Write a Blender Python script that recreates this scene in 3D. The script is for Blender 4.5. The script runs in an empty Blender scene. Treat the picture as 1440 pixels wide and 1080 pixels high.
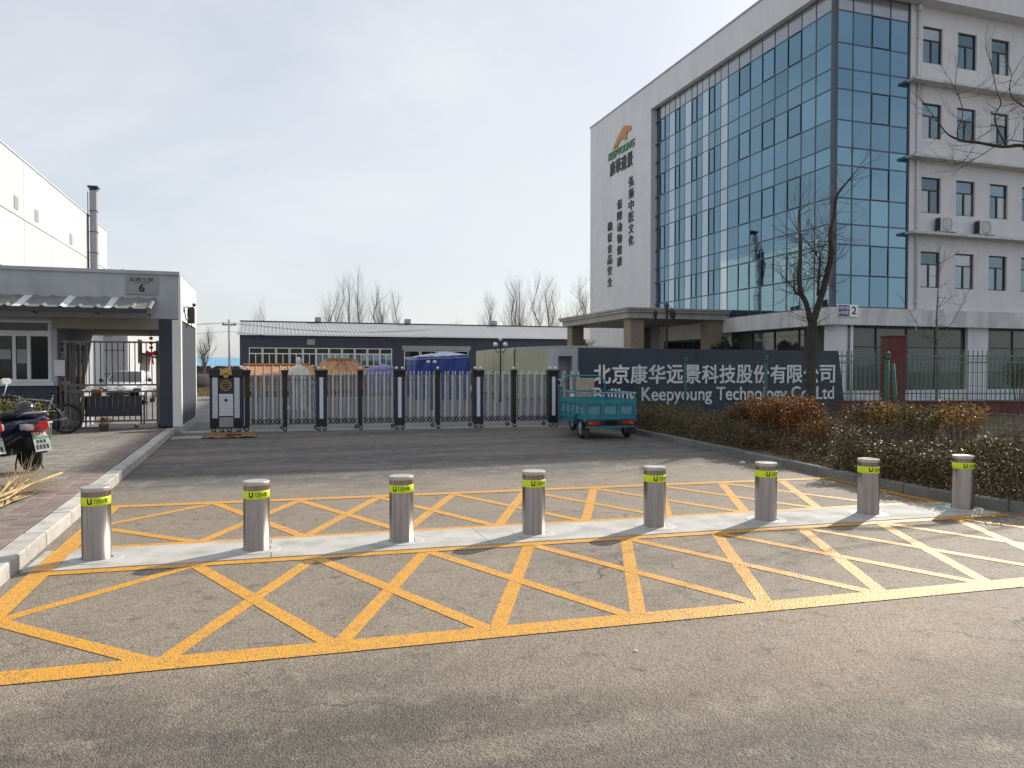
import bpy, math, random
import numpy as np
from mathutils import Vector, Matrix
R = math.radians
sc = bpy.context.scene
C = sc.collection
# ------------------------------------------------------------------ camera
cam_data = bpy.data.cameras.new('camera')
cam_data.lens = 26.0
cam_data.sensor_width = 36.0
cam_data.clip_start = 0.05
cam_data.clip_end = 3000
cam = bpy.data.objects.new('camera', cam_data)
cam.location = (0, 0, 1.6)
cam.rotation_euler = (R(90 - 1.21), 0, R(-18.1))
C.objects.link(cam)
sc.camera = cam
# ------------------------------------------------------------------ sky and sun
SUN_EL, SUN_AZ = R(33.5), R(60.0)          # azimuth clockwise from +Y
world = bpy.data.worlds.new('World')
sc.world = world
world.use_nodes = True
wn, wl = world.node_tree.nodes, world.node_tree.links
bg = wn['Background']
sky = wn.new('ShaderNodeTexSky')
sky.sky_type = 'NISHITA'
sky.sun_disc = False
sky.sun_elevation = SUN_EL
sky.sun_rotation = SUN_AZ
sky.air_density = 1.0
sky.dust_density = 1.6
sky.ozone_density = 1.2
tc = wn.new('ShaderNodeTexCoord')
mp = wn.new('ShaderNodeMapping')
mp.inputs['Scale'].default_value = (1.0, 1.0, 2.2)
mp.inputs['Rotation'].default_value = (0, 0, 0.4)
cl = wn.new('ShaderNodeTexNoise')
cl.inputs['Scale'].default_value = 1.7
cl.inputs['Detail'].default_value = 6
cl.inputs['Roughness'].default_value = 0.55
cl.inputs['Distortion'].default_value = 0.4
cr = wn.new('ShaderNodeMapRange')
cr.inputs['From Min'].default_value = 0.32
cr.inputs['From Max'].default_value = 0.72
cr.inputs['To Min'].default_value = 0.42
cr.inputs['To Max'].default_value = 0.93
mx = wn.new('ShaderNodeMix')
mx.data_type = 'RGBA'
mx.inputs['B'].default_value = (6.75, 6.95, 7.25, 1)   # thin high cloud
wl.new(tc.outputs['Generated'], mp.inputs['Vector'])
wl.new(mp.outputs['Vector'], cl.inputs['Vector'])
wl.new(cl.outputs['Fac'], cr.inputs['Value'])
wl.new(cr.outputs['Result'], mx.inputs['Factor'])
wl.new(sky.outputs['Color'], mx.inputs['A'])
wl.new(mx.outputs['Result'], bg.inputs['Color'])
bg.inputs['Strength'].default_value = 0.110
sun_data = bpy.data.lights.new('sun', 'SUN')
sun_data.energy = 5.0
sun_data.angle = R(0.6)
sun_data.color = (1.0, 0.93, 0.83)
sun = bpy.data.objects.new('sun', sun_data)
sd = Vector((math.sin(SUN_AZ) * math.cos(SUN_EL), math.cos(SUN_AZ) * math.cos(SUN_EL), math.sin(SUN_EL)))
sun.rotation_euler = sd.to_track_quat('Z', 'Y').to_euler()
C.objects.link(sun)
sc.view_settings.view_transform = 'Standard'
sc.view_settings.look = 'None'
sc.view_settings.exposure = 0.22
sc.view_settings.gamma = 1.0
sc.view_settings.use_curve_mapping = False

# ------------------------------------------------------------------ helpers
class MB:
    """collects faces and becomes ONE mesh object"""
    def __init__(s):
        s.v, s.f, s.m, s.sm = [], [], [], []
    def add(s, vs, fs, m=0, smooth=False):
        b = len(s.v)
        s.v.extend([tuple(p) for p in vs])
        for f in fs:
            s.f.append([b + i for i in f]); s.m.append(m); s.sm.append(smooth)
        return s
    def box(s, x0, x1, y0, y1, z0, z1, m=0):
        v = [(x0, y0, z0), (x1, y0, z0), (x1, y1, z0), (x0, y1, z0), (x0, y0, z1), (x1, y0, z1), (x1, y1, z1), (x0, y1, z1)]
        return s.add(v, [(0, 3, 2, 1), (4, 5, 6, 7), (0, 1, 5, 4), (1, 2, 6, 5), (2, 3, 7, 6), (3, 0, 4, 7)], m)
    def bbox(s, x0, x1, y0, y1, z0, z1, b=0.01, m=0):
        """box with chamfered edges"""
        v = []
        for z, e in ((z0, b), (z0 + b, 0), (z1 - b, 0), (z1, b)):
            v += [(x0 + e + b, y0 + e, z), (x1 - e - b, y0 + e, z), (x1 - e, y0 + e + b, z), (x1 - e, y1 - e - b, z),
                  (x1 - e - b, y1 - e, z), (x0 + e + b, y1 - e, z), (x0 + e, y1 - e - b, z), (x0 + e, y0 + e + b, z)]
        f = [tuple(range(7, -1, -1)), tuple(range(24, 32))]
        for k in range(3):
            for i in range(8):
                j = (i + 1) % 8
                f.append((k * 8 + i, k * 8 + j, k * 8 + 8 + j, k * 8 + 8 + i))
        return s.add(v, f, m)
    def obox(s, c, ax, ay, az, hx, hy, hz, m=0):
        c, ax, ay, az = Vector(c), Vector(ax).normalized(), Vector(ay).normalized(), Vector(az).normalized()
        v = []
        for dz in (-1, 1):
            for dx, dy in ((-1, -1), (1, -1), (1, 1), (-1, 1)):
                v.append(c + ax * hx * dx + ay * hy * dy + az * hz * dz)
        return s.add(v, [(0, 3, 2, 1), (4, 5, 6, 7), (0, 1, 5, 4), (1, 2, 6, 5), (2, 3, 7, 6), (3, 0, 4, 7)], m)
    def bar(s, p0, p1, w, h, m=0, up=(0, 0, 1)):
        p0, p1 = Vector(p0), Vector(p1)
        d = (p1 - p0)
        L = d.length
        d.normalize()
        u = Vector(up)
        if abs(d.dot(u)) > 0.98: u = Vector((0, 1, 0))
        sd_ = d.cross(u).normalized()
        u = sd_.cross(d).normalized()
        return s.obox((p0 + p1) / 2, d, sd_, u, L / 2, w / 2, h / 2, m)
    def tube(s, pts, r, n=8, m=0, smooth=True, cap=True):
        pts = [Vector(p) for p in pts]
        rs = r if isinstance(r, (list, tuple)) else [r] * len(pts)
        v, f = [], []
        prev = None
        for i, p in enumerate(pts):
            if i == 0: d = pts[1] - p
            elif i == len(pts) - 1: d = p - pts[i - 1]
            else: d = (pts[i + 1] - p).normalized() + (p - pts[i - 1]).normalized()
            if d.length < 1e-9: d = Vector((0, 0, 1))
            d.normalize()
            if prev is None:
                a = Vector((0, 0, 1)) if abs(d.z) < 0.9 else Vector((1, 0, 0))
                u = d.cross(a).normalized()
            else:
                u = prev - d * prev.dot(d)
                if u.length < 1e-6: u = d.cross(Vector((0.3, 0.5, 0.8)))
                u.normalize()
            prev = u
            w = d.cross(u)
            for k in range(n):
                t = 2 * math.pi * k / n
                v.append(p + (u * math.cos(t) + w * math.sin(t)) * rs[i])
        for i in range(len(pts) - 1):
            for k in range(n):
                j = (k + 1) % n
                f.append((i * n + k, i * n + j, i * n + n + j, i * n + n + k))
        s.add(v, f, m, smooth)
        if cap:
            b = len(s.v) - len(v)
            s.f.append([b + k for k in range(n - 1, -1, -1)]); s.m.append(m); s.sm.append(False)
            s.f.append([b + (len(pts) - 1) * n + k for k in range(n)]); s.m.append(m); s.sm.append(False)
        return s
    def lathe(s, prof, n=24, m=0, c=(0, 0, 0), smooth=True, axis='z', sx=1.0, sy=1.0):
        v, f = [], []
        for r, z in prof:
            for k in range(n):
                t = 2 * math.pi * k / n
                a, b = r * math.cos(t) * sx, r * math.sin(t) * sy
                if axis == 'z': v.append((c[0] + a, c[1] + b, c[2] + z))
                elif axis == 'y': v.append((c[0] + a, c[1] + z, c[2] - b))
                else: v.append((c[0] + z, c[1] + a, c[2] + b))
        for i in range(len(prof) - 1):
            for k in range(n):
                j = (k + 1) % n
                f.append((i * n + k, i * n + j, i * n + n + j, i * n + n + k))
        return s.add(v, f, m, smooth)
    def torus(s, c, R_, r, axis='x', n=28, k=8, m=0):
        v, f = [], []
        for i in range(n):
            t = 2 * math.pi * i / n
            for j in range(k):
                q = 2 * math.pi * j / k
                rr = R_ + r * math.cos(q)
                a, b, h = rr * math.cos(t), rr * math.sin(t), r * math.sin(q)
                p = (h, a, b) if axis == 'x' else ((a, h, b) if axis == 'y' else (a, b, h))
                v.append((c[0] + p[0], c[1] + p[1], c[2] + p[2]))
        for i in range(n):
            for j in range(k):
                f.append((i * k + j, i * k + (j + 1) % k, ((i + 1) % n) * k + (j + 1) % k, ((i + 1) % n) * k + j))
        return s.add(v, f, m, True)
    def loft(s, rings, m=0, smooth=True, cap=True):
        n = len(rings[0])
        v = [p for r in rings for p in r]
        f = []
        for i in range(len(rings) - 1):
            for k in range(n):
                j = (k + 1) % n
                f.append((i * n + k, i * n + j, i * n + n + j, i * n + n + k))
        s.add(v, f, m, smooth)
        if cap:
            b = len(s.v) - len(v)
            s.f.append([b + k for k in range(n - 1, -1, -1)]); s.m.append(m); s.sm.append(False)
            s.f.append([b + (len(rings) - 1) * n + k for k in range(n)]); s.m.append(m); s.sm.append(False)
        return s
    def prism(s, poly, d, m=0):
        """polygon (list of 3-vectors) pushed along vector d"""
        n = len(poly)
        P = [Vector(p) for p in poly]
        d = Vector(d)
        v = P + [p + d for p in P]
        f = [tuple(range(n - 1, -1, -1)), tuple(range(n, 2 * n))]
        for i in range(n):
            j = (i + 1) % n
            f.append((i, j, n + j, n + i))
        return s.add(v, f, m)
    def quad(s, a, b, c, d, m=0):
        return s.add([a, b, c, d], [(0, 1, 2, 3)], m)
    def mesh(s, name, mats):
        me = bpy.data.meshes.new(name)
        me.from_pydata(s.v, [], s.f)
        for mt in (mats if isinstance(mats, (list, tuple)) else [mats]):
            me.materials.append(mt)
        me.polygons.foreach_set('material_index', s.m)
        me.polygons.foreach_set('use_smooth', s.sm)
        me.update()
        return me
    def build(s, name, mats, parent=None, loc=None, rot=None):
        return link(name, s.mesh(name, mats), parent, loc, rot)

def link(name, me, parent=None, loc=None, rot=None):
    o = bpy.data.objects.new(name, me)
    C.objects.link(o)
    if parent is not None: o.parent = parent
    if loc is not None: o.location = loc
    if rot is not None: o.rotation_euler = rot
    return o
def thing(name, label, cat, loc=(0, 0, 0), rz=0, group=None):
    o = bpy.data.objects.new(name, None)
    o.empty_display_size = 0.2
    C.objects.link(o)
    o.location = loc
    o.rotation_euler = (0, 0, rz)
    tag(o, label, cat, group)
    return o
def tag(o, label, cat, group=None):
    o['label'] = label
    o['category'] = cat
    if group: o['group'] = group
    return o
def struct(o):
    o['kind'] = 'structure'
    return o
def stuff(o):
    o['kind'] = 'stuff'
    return o
def copy_tree(o, parent=None):
    c = o.copy()
    C.objects.link(c)
    c.parent = parent
    for ch in list(o.children): copy_tree(ch, c)
    return c
_dg = None
def text_mb(body, size=1.0, weight=0.0, depth=0.01, xs=1.0):
    """lettering as flat-backed solid letters in the local XZ plane, facing -Y; returns (verts, faces, width, height)"""
    cu = bpy.data.curves.new('lettering', 'FONT')
    cu.body = body; cu.size = 1.0; cu.extrude = 0.0; cu.resolution_u = 4
    o = bpy.data.objects.new('lettering', cu)
    C.objects.link(o)
    dg = bpy.context.evaluated_depsgraph_get()
    me = bpy.data.meshes.new_from_object(o.evaluated_get(dg))
    v = np.array([tuple(p.co) for p in me.vertices])
    f = [list(p.vertices) for p in me.polygons]
    eset = {}
    for p in f:
        for i in range(len(p)):
            a, b = p[i], p[(i + 1) % len(p)]
            eset[(a, b)] = 1
    C.objects.unlink(o); bpy.data.objects.remove(o); bpy.data.curves.remove(cu); bpy.data.meshes.remove(me)
    x0, x1, y0, y1 = v[:, 0].min(), v[:, 0].max(), v[:, 1].min(), v[:, 1].max()
    n = len(v)
    front = [((p[0] - x0) * size * xs, -depth, (p[1] - y0) * size) for p in v]
    back = [(p[0], 0.0, p[2]) for p in front]
    F = list(f)
    for (a, b) in eset:
        if (b, a) not in eset:
            F.append([b, a, n + a, n + b])
    V = front + back
    if weight > 0:                       # bolder strokes: shifted layers, each a hair deeper than the last
        base, bf, nv = list(V), list(F), len(V)
        for k, (dx, dy) in enumerate(((weight, 0), (0, weight), (weight, weight), (weight * .5, weight * .5))):
            s_ = 1 - 0.03 * (k + 1)
            V = V + [(p[0] + dx * size, p[1] * s_, p[2] + dy * size) for p in base]
            F = F + [[i + nv * (k + 1) for i in f_] for f_ in bf]
    return V, F, (x1 - x0) * size * xs, (y1 - y0) * size
def put_text(mb, body, origin, ux, uz, height=None, width=None, weight=0.01, depth=0.01, m=0, center=False):
    """adds letters whose lower left corner is at origin; ux = reading direction, uz = up; out of the surface = ux x uz reversed"""
    V, F, w, h = text_mb(body, 1.0, weight, 1.0)
    sx = (width / w) if width else (height / h)
    sz = (height / h) if height else sx
    ux, uz, o = Vector(ux).normalized(), Vector(uz).normalized(), Vector(origin)
    un = ux.cross(uz).normalized()        # towards the reader
    off = -w * sx / 2 if center else 0
    P = [o + ux * (p[0] * sx + off) + uz * (p[2] * sz) + un * (-p[1] * depth) for p in V]
    mb.add(P, F, m)
    return w * sx

# ------------------------------------------------------------------ materials
MATS = {}
def mat(name, col, rough=0.6, var=0.12, scale=3.0, metal=0.0, bump=0.0, bscale=60.0, spec=0.5, streak=0.0, col2=None, c2scale=2.0, c2lo=0.5, c2hi=0.7,
        coat=0.0, wav=0.0, objvar=0.0, aniso_z=1.0):
    m = bpy.data.materials.new(name)
    m.use_nodes = True
    nt = m.node_tree; N, L = nt.nodes, nt.links
    b = N['Principled BSDF']
    b.inputs['Roughness'].default_value = rough
    b.inputs['Metallic'].default_value = metal
    b.inputs['Specular IOR Level'].default_value = spec
    if coat:
        b.inputs['Coat Weight'].default_value = coat
        b.inputs['Coat Roughness'].default_value = 0.08
    g = N.new('ShaderNodeNewGeometry')
    mpn = N.new('ShaderNodeMapping')
    mpn.inputs['Scale'].default_value = (1, 1, aniso_z)
    L.new(g.outputs['Position'], mpn.inputs['Vector'])
    pos = mpn.outputs['Vector']
    def noise(s, d=4, src=None):
        n = N.new('ShaderNodeTexNoise')
        n.inputs['Scale'].default_value = s; n.inputs['Detail'].default_value = d
        L.new(src or pos, n.inputs['Vector'])
        return n.outputs['Fac']
    def rng(src, a, b_, c, d):
        r = N.new('ShaderNodeMapRange')
        r.inputs['From Min'].default_value = a; r.inputs['From Max'].default_value = b_
        r.inputs['To Min'].default_value = c; r.inputs['To Max'].default_value = d
        L.new(src, r.inputs['Value'])
        return r.outputs['Result']
    def mixc(f, a, b_):
        q = N.new('ShaderNodeMix'); q.data_type = 'RGBA'
        if isinstance(f, float): q.inputs['Factor'].default_value = f
        else: L.new(f, q.inputs['Factor'])
        for k, x in (('A', a), ('B', b_)):
            if isinstance(x, tuple): q.inputs[k].default_value = (*x, 1)
            else: L.new(x, q.inputs[k])
        return q.outputs['Result']
    def mul(c, f):
        q = N.new('ShaderNodeVectorMath'); q.operation = 'SCALE'
        L.new(c, q.inputs[0]) if not isinstance(c, tuple) else None
        if isinstance(c, tuple): q.inputs[0].default_value = c
        L.new(f, q.inputs['Scale'])
        return q.outputs['Vector']
    c = tuple(col)
    if col2: c = mixc(rng(noise(c2scale, 6), c2lo, c2hi, 0, 1), c, tuple(col2))
    f = rng(noise(scale, 6), 0.3, 0.7, 1 - var, 1 + var)
    c = mul(c, f)
    if streak:
        ms = N.new('ShaderNodeMapping'); ms.inputs['Scale'].default_value = (2.2, 2.2, 0.12)
        L.new(g.outputs['Position'], ms.inputs['Vector'])
        c = mul(c, rng(noise(1.0, 5, ms.outputs['Vector']), 0.4, 0.75, 1.0, 1 - streak))
    if objvar:
        oi = N.new('ShaderNodeObjectInfo')
        c = mul(c, rng(oi.outputs['Random'], 0, 1, 1 - objvar, 1 + objvar))
    L.new(c, b.inputs['Base Color'])
    rr = rng(noise(scale * 2.3, 3), 0.3, 0.7, max(0, rough - 0.06), min(1, rough + 0.06)) if rough > 0.1 else None
    if rr: L.new(rr, b.inputs['Roughness'])
    if bump:
        bp = N.new('ShaderNodeBump'); bp.inputs['Strength'].default_value = bump; bp.inputs['Distance'].default_value = 0.01
        L.new(noise(bscale, 3), bp.inputs['Height'])
        L.new(bp.outputs['Normal'], b.inputs['Normal'])
    if wav:
        bp = N.new('ShaderNodeBump'); bp.inputs['Strength'].default_value = wav; bp.inputs['Distance'].default_value = 0.02
        L.new(noise(1.3, 1), bp.inputs['Height'])
        L.new(bp.outputs['Normal'], b.inputs['Normal'])
    MATS[name] = m
    return m
white_wall = mat('white_wall', (0.63, 0.632, 0.65), 0.75, 0.04, 1.2, bump=0.12, bscale=90, streak=0.09)
gatehouse_sunlit_white = mat('gatehouse_sunlit_white', (0.76, 0.75, 0.725), 0.75, 0.05, 1.4, bump=0.12, bscale=90, streak=0.08)  # side wall white, lightened so the sunlit brightness is in the colour
plaster_grey = mat('plaster_grey', (0.40, 0.415, 0.45), 0.8, 0.10, 1.6, bump=0.15, bscale=80, streak=0.18)
band_plaster = mat('band_plaster', (0.58, 0.58, 0.58), 0.8, 0.09, 2.0, bump=0.15, bscale=80, streak=0.32)
bright_panel = mat('bright_panel', (0.56, 0.575, 0.575), 0.6, 0.06, 0.5, streak=0.10, objvar=0.04)
dark_plinth = mat('dark_plinth', (0.035, 0.042, 0.06), 0.65, 0.12, 3)
frame_blue = mat('frame_blue', (0.045, 0.07, 0.10), 0.4, 0.08, 4)
frame_dark = mat('frame_dark', (0.022, 0.026, 0.034), 0.45, 0.1, 4)
pvc_white = mat('pvc_white', (0.6, 0.6, 0.62), 0.45, 0.06, 5)
curtain_glass = mat('curtain_glass', (0.165, 0.278, 0.35), 0.012, 0.02, 0.6, metal=1.0, wav=0.06, objvar=0.13)
light_glass = mat('light_glass', (0.40, 0.47, 0.53), 0.05, 0.02, 0.6, metal=0.85, wav=0.06, objvar=0.05)
spandrel_glass = mat('spandrel_glass', (0.34, 0.36, 0.38), 0.15, 0.03, 0.6, metal=0.6, objvar=0.06)
win_glass = mat('win_glass', (0.16, 0.22, 0.26), 0.02, 0.04, 1.5, metal=0.9, wav=0.1, objvar=0.35)
curtained_glass = mat('curtained_glass', (0.33, 0.35, 0.36), 0.06, 0.08, 2.5, metal=0.5, objvar=0.15)
shop_glass = mat('shop_glass', (0.055, 0.062, 0.055), 0.03, 0.2, 1.2, metal=0.0, spec=0.75, wav=0.06, objvar=0.5)
dark_glass = mat('dark_glass', (0.016, 0.016, 0.014), 0.04, 0.3, 2.0, spec=0.4, objvar=0.3)
granite_tan = mat('granite_tan', (0.22, 0.175, 0.135), 0.55, 0.25, 14, bump=0.05, bscale=120)
concrete = mat('concrete', (0.36, 0.35, 0.33), 0.85, 0.12, 2.2, bump=0.3, bscale=130, col2=(0.27, 0.26, 0.245), c2scale=1.4)
conc_strip = mat('conc_strip', (0.43, 0.425, 0.40), 0.8, 0.09, 3.0, bump=0.35, bscale=150, col2=(0.30, 0.285, 0.25), c2scale=3.1, c2lo=0.46, c2hi=0.72)
kerb_mat = mat('kerb_mat', (0.43, 0.41, 0.375), 0.85, 0.16, 5, bump=0.5, bscale=90, objvar=0.12, col2=(0.28, 0.265, 0.24), c2scale=6, c2lo=0.55, c2hi=0.75)
kerb_dark = mat('kerb_dark', (0.19, 0.185, 0.175), 0.85, 0.16, 5, bump=0.5, bscale=90, objvar=0.12)
paver_grey = mat('paver_grey', (0.215, 0.20, 0.175), 0.9, 0.15, 9, bump=0.5, bscale=150, objvar=0.16, col2=(0.155, 0.145, 0.125), c2scale=1.1)
paver_red = mat('paver_red', (0.215, 0.165, 0.145), 0.9, 0.15, 9, bump=0.5, bscale=150, objvar=0.18, col2=(0.175, 0.15, 0.13), c2scale=1.6)
joint_sand = mat('joint_sand', (0.085, 0.078, 0.066), 0.95, 0.2, 14)
soil = mat('soil', (0.105, 0.08, 0.058), 0.95, 0.35, 7, bump=0.8, bscale=40, col2=(0.16, 0.125, 0.085), c2scale=9)
bark = mat('bark', (0.05, 0.042, 0.034), 0.95, 0.3, 16, bump=0.8, bscale=70)
bark_pale = mat('bark_pale', (0.13, 0.115, 0.10), 0.95, 0.2, 10)
twig_brown = mat('twig_brown', (0.085, 0.062, 0.045), 0.9, 0.2, 20)
steel_brushed = mat('steel_brushed', (0.30, 0.257, 0.222), 0.33, 0.22, 34, metal=1.0, aniso_z=0.02)
steel_cap = mat('steel_cap', (0.5, 0.48, 0.45), 0.45, 0.08, 12, metal=0.7)
steel_ring = mat('steel_ring', (0.46, 0.455, 0.44), 0.6, 0.08, 10, metal=0.1)
lime_band = mat('lime_band', (0.62, 0.80, 0.012), 0.42, 0.05, 20)
black_print = mat('black_print', (0.012, 0.012, 0.013), 0.5, 0.05, 10)
letter_metal = mat('letter_metal', (0.70, 0.70, 0.71), 0.45, 0.08, 3)
sign_slate = mat('sign_slate', (0.022, 0.031, 0.055), 0.38, 0.2, 1.6, objvar=0.06, streak=0.12)
navy = mat('navy', (0.012, 0.022, 0.052), 0.35, 0.1, 8)
gate_black = mat('gate_black', (0.011, 0.011, 0.014), 0.4, 0.1, 8)
alu = mat('alu', (0.50, 0.51, 0.54), 0.42, 0.06, 6, metal=0.35)
alu_dark = mat('alu_dark', (0.22, 0.22, 0.225), 0.45, 0.08, 6, metal=0.35)
alu_light = mat('alu_light', (0.62, 0.63, 0.66), 0.4, 0.06, 20, metal=0.2, bump=0.3, bscale=60)
gold = mat('gold', (0.50, 0.30, 0.08), 0.35, 0.2, 30, metal=0.6)
lamp_white = mat('lamp_white', (0.82, 0.82, 0.80), 0.3, 0.02, 4)
rubber = mat('rubber', (0.018, 0.018, 0.018), 0.75, 0.2, 20, bump=0.3, bscale=120)
trike_teal = mat('trike_teal', (0.018, 0.20, 0.255), 0.42, 0.14, 7, col2=(0.05, 0.12, 0.12), c2scale=8, c2lo=0.6, c2hi=0.8)
trike_worn = mat('trike_worn', (0.12, 0.26, 0.29), 0.55, 0.2, 9)
red_lens = mat('red_lens', (0.42, 0.018, 0.014), 0.2, 0.1, 20, coat=0.5)
amber_lens = mat('amber_lens', (0.45, 0.12, 0.02), 0.25, 0.1, 20)
clear_lens = mat('clear_lens', (0.6, 0.56, 0.5), 0.15, 0.1, 20, coat=0.6)
black_plastic = mat('black_plastic', (0.016, 0.016, 0.018), 0.5, 0.15, 15)
black_gloss = mat('black_gloss', (0.010, 0.010, 0.012), 0.18, 0.1, 15, coat=0.5)
scooter_blue = mat('scooter_blue', (0.008, 0.014, 0.055), 0.25, 0.1, 6, coat=0.8)
scooter_white = mat('scooter_white', (0.7, 0.7, 0.7), 0.25, 0.05, 6, coat=0.6)
plate_white = mat('plate_white', (0.42, 0.44, 0.43), 0.4, 0.08, 20)
plate_green = mat('plate_green', (0.03, 0.30, 0.12), 0.4, 0.08, 20)
plate_orange = mat('plate_orange', (0.65, 0.16, 0.09), 0.45, 0.15, 20)
chrome = mat('chrome', (0.6, 0.6, 0.6), 0.18, 0.05, 8, metal=1.0)
bike_silver = mat('bike_silver', (0.45, 0.45, 0.46), 0.3, 0.06, 8, metal=0.5)
lintel_grey = mat('lintel_grey', (0.24, 0.215, 0.18), 0.8, 0.12, 4)
tan_board = mat('tan_board', (0.40, 0.33, 0.26), 0.7, 0.15, 9)
brass_gate = mat('brass_gate', (0.16, 0.145, 0.11), 0.42, 0.12, 8, metal=0.5)
roof_metal = mat('roof_metal', (0.31, 0.32, 0.335), 0.5, 0.07, 1.5, streak=0.1, objvar=0.02)
roof_rust = mat('awning_metal', (0.20, 0.205, 0.20), 0.5, 0.14, 4, objvar=0.05, col2=(0.16, 0.155, 0.14), c2scale=3.0)
awning_clear = mat('awning_clear', (0.72, 0.74, 0.72), 0.35, 0.05, 6)
shed_wall = mat('shed_wall', (0.042, 0.047, 0.072), 0.6, 0.08, 2, streak=0.12)
orange_tile = mat('orange_tile', (0.42, 0.215, 0.11), 0.75, 0.16, 5, objvar=0.14)
ochre_wall = mat('ochre_wall', (0.50, 0.32, 0.13), 0.8, 0.15, 4)
maroon = mat('maroon', (0.10, 0.022, 0.018), 0.8, 0.2, 4)
red_brick = mat('red_brick', (0.12, 0.034, 0.034), 0.85, 0.2, 5, objvar=0.12, bump=0.3, bscale=100, col2=(0.085, 0.03, 0.03), c2scale=2.5)
mortar = mat('mortar', (0.12, 0.05, 0.045), 0.9, 0.15, 10)
stone_white = mat('stone_white', (0.66, 0.63, 0.58), 0.7, 0.12, 6, bump=0.2, bscale=40)
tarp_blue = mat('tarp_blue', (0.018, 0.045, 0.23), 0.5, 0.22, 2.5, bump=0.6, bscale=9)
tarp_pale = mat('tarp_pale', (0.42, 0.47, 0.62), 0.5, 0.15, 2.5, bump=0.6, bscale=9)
tarp_violet = mat('tarp_violet', (0.24, 0.22, 0.42), 0.55, 0.15, 3, bump=0.6, bscale=9)
blue_roof = mat('blue_roof', (0.16, 0.36, 0.52), 0.5, 0.08, 2)
fence_green = mat('fence_green', (0.010, 0.095, 0.062), 0.5, 0.15, 8)
fence_steel = mat('fence_steel', (0.13, 0.18, 0.185), 0.5, 0.12, 6)
lamp_iron = mat('lamp_iron', (0.012, 0.015, 0.016), 0.5, 0.1, 8)
counter_blue = mat('counter_blue', (0.22, 0.25, 0.30), 0.5, 0.08, 4)
door_grey = mat('door_grey', (0.30, 0.30, 0.32), 0.55, 0.06, 3)
plate_grey = mat('plate_grey', (0.27, 0.27, 0.275), 0.5, 0.06, 6)
sign_navy = mat('sign_navy', (0.018, 0.028, 0.15), 0.4, 0.05, 6)
logo_orange = mat('logo_orange', (0.47, 0.20, 0.045), 0.5, 0.08, 4)
logo_green = mat('logo_green', (0.05, 0.22, 0.09), 0.5, 0.08, 4)
slogan_ink = mat('slogan_ink', (0.035, 0.033, 0.036), 0.5, 0.1, 4)
lantern_red = mat('lantern_red', (0.42, 0.016, 0.022), 0.55, 0.1, 12)
bamboo = mat('bamboo', (0.50, 0.36, 0.17), 0.6, 0.18, 20)
straw = mat('straw', (0.36, 0.25, 0.12), 0.8, 0.25, 30)
twig_tan = mat('twig_tan', (0.27, 0.20, 0.11), 0.85, 0.25, 30)
straw_mat = mat('straw_mat', (0.21, 0.125, 0.05), 0.95, 0.3, 22, bump=0.8, bscale=90)
bucket_white = mat('bucket_white', (0.55, 0.54, 0.52), 0.5, 0.1, 9, col2=(0.3, 0.29, 0.3), c2scale=9)
clay = mat('clay', (0.20, 0.17, 0.14), 0.8, 0.15, 10)
car_white = mat('car_white', (0.72, 0.73, 0.74), 0.2, 0.03, 3, coat=0.8)
car_glass = mat('car_glass', (0.05, 0.055, 0.06), 0.05, 0.1, 3, spec=0.7)
leaf_green = mat('leaf_green', (0.085, 0.09, 0.04), 0.5, 0.3, 25, spec=0.22)
leaf_olive = mat('leaf_olive', (0.155, 0.13, 0.058), 0.5, 0.3, 25, spec=0.22)
leaf_brown = mat('leaf_brown', (0.19, 0.125, 0.07), 0.6, 0.3, 25, spec=0.22)
leaf_russet = mat('leaf_russet', (0.32, 0.125, 0.03), 0.55, 0.3, 25, spec=0.22)
leaf_rust = mat('leaf_rust', (0.21, 0.075, 0.028), 0.55, 0.3, 25, spec=0.22)
leaf_gold = mat('leaf_gold', (0.46, 0.27, 0.075), 0.5, 0.3, 25, spec=0.22)
leaf_yellow = mat('leaf_yellow', (0.30, 0.21, 0.06), 0.5, 0.3, 25, spec=0.22)
leaf_dark = mat('leaf_dark', (0.018, 0.030, 0.014), 0.6, 0.3, 25)
dry_grass = mat('dry_grass', (0.22, 0.17, 0.10), 0.8, 0.3, 25)
far_scrub = mat('far_scrub', (0.12, 0.105, 0.09), 0.95, 0.25, 3)
mound_dark = mat('mound_dark', (0.03, 0.025, 0.025), 0.9, 0.3, 4, bump=0.6, bscale=10)
yard_mat = mat('yard_mat', (0.165, 0.16, 0.155), 0.9, 0.12, 0.7, bump=0.4, bscale=120, col2=(0.12, 0.117, 0.113), c2scale=0.35)
ground_mat = mat('ground_mat', (0.17, 0.15, 0.12), 0.95, 0.2, 0.4, bump=0.6, bscale=30, col2=(0.11, 0.10, 0.08), c2scale=0.2)

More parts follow.
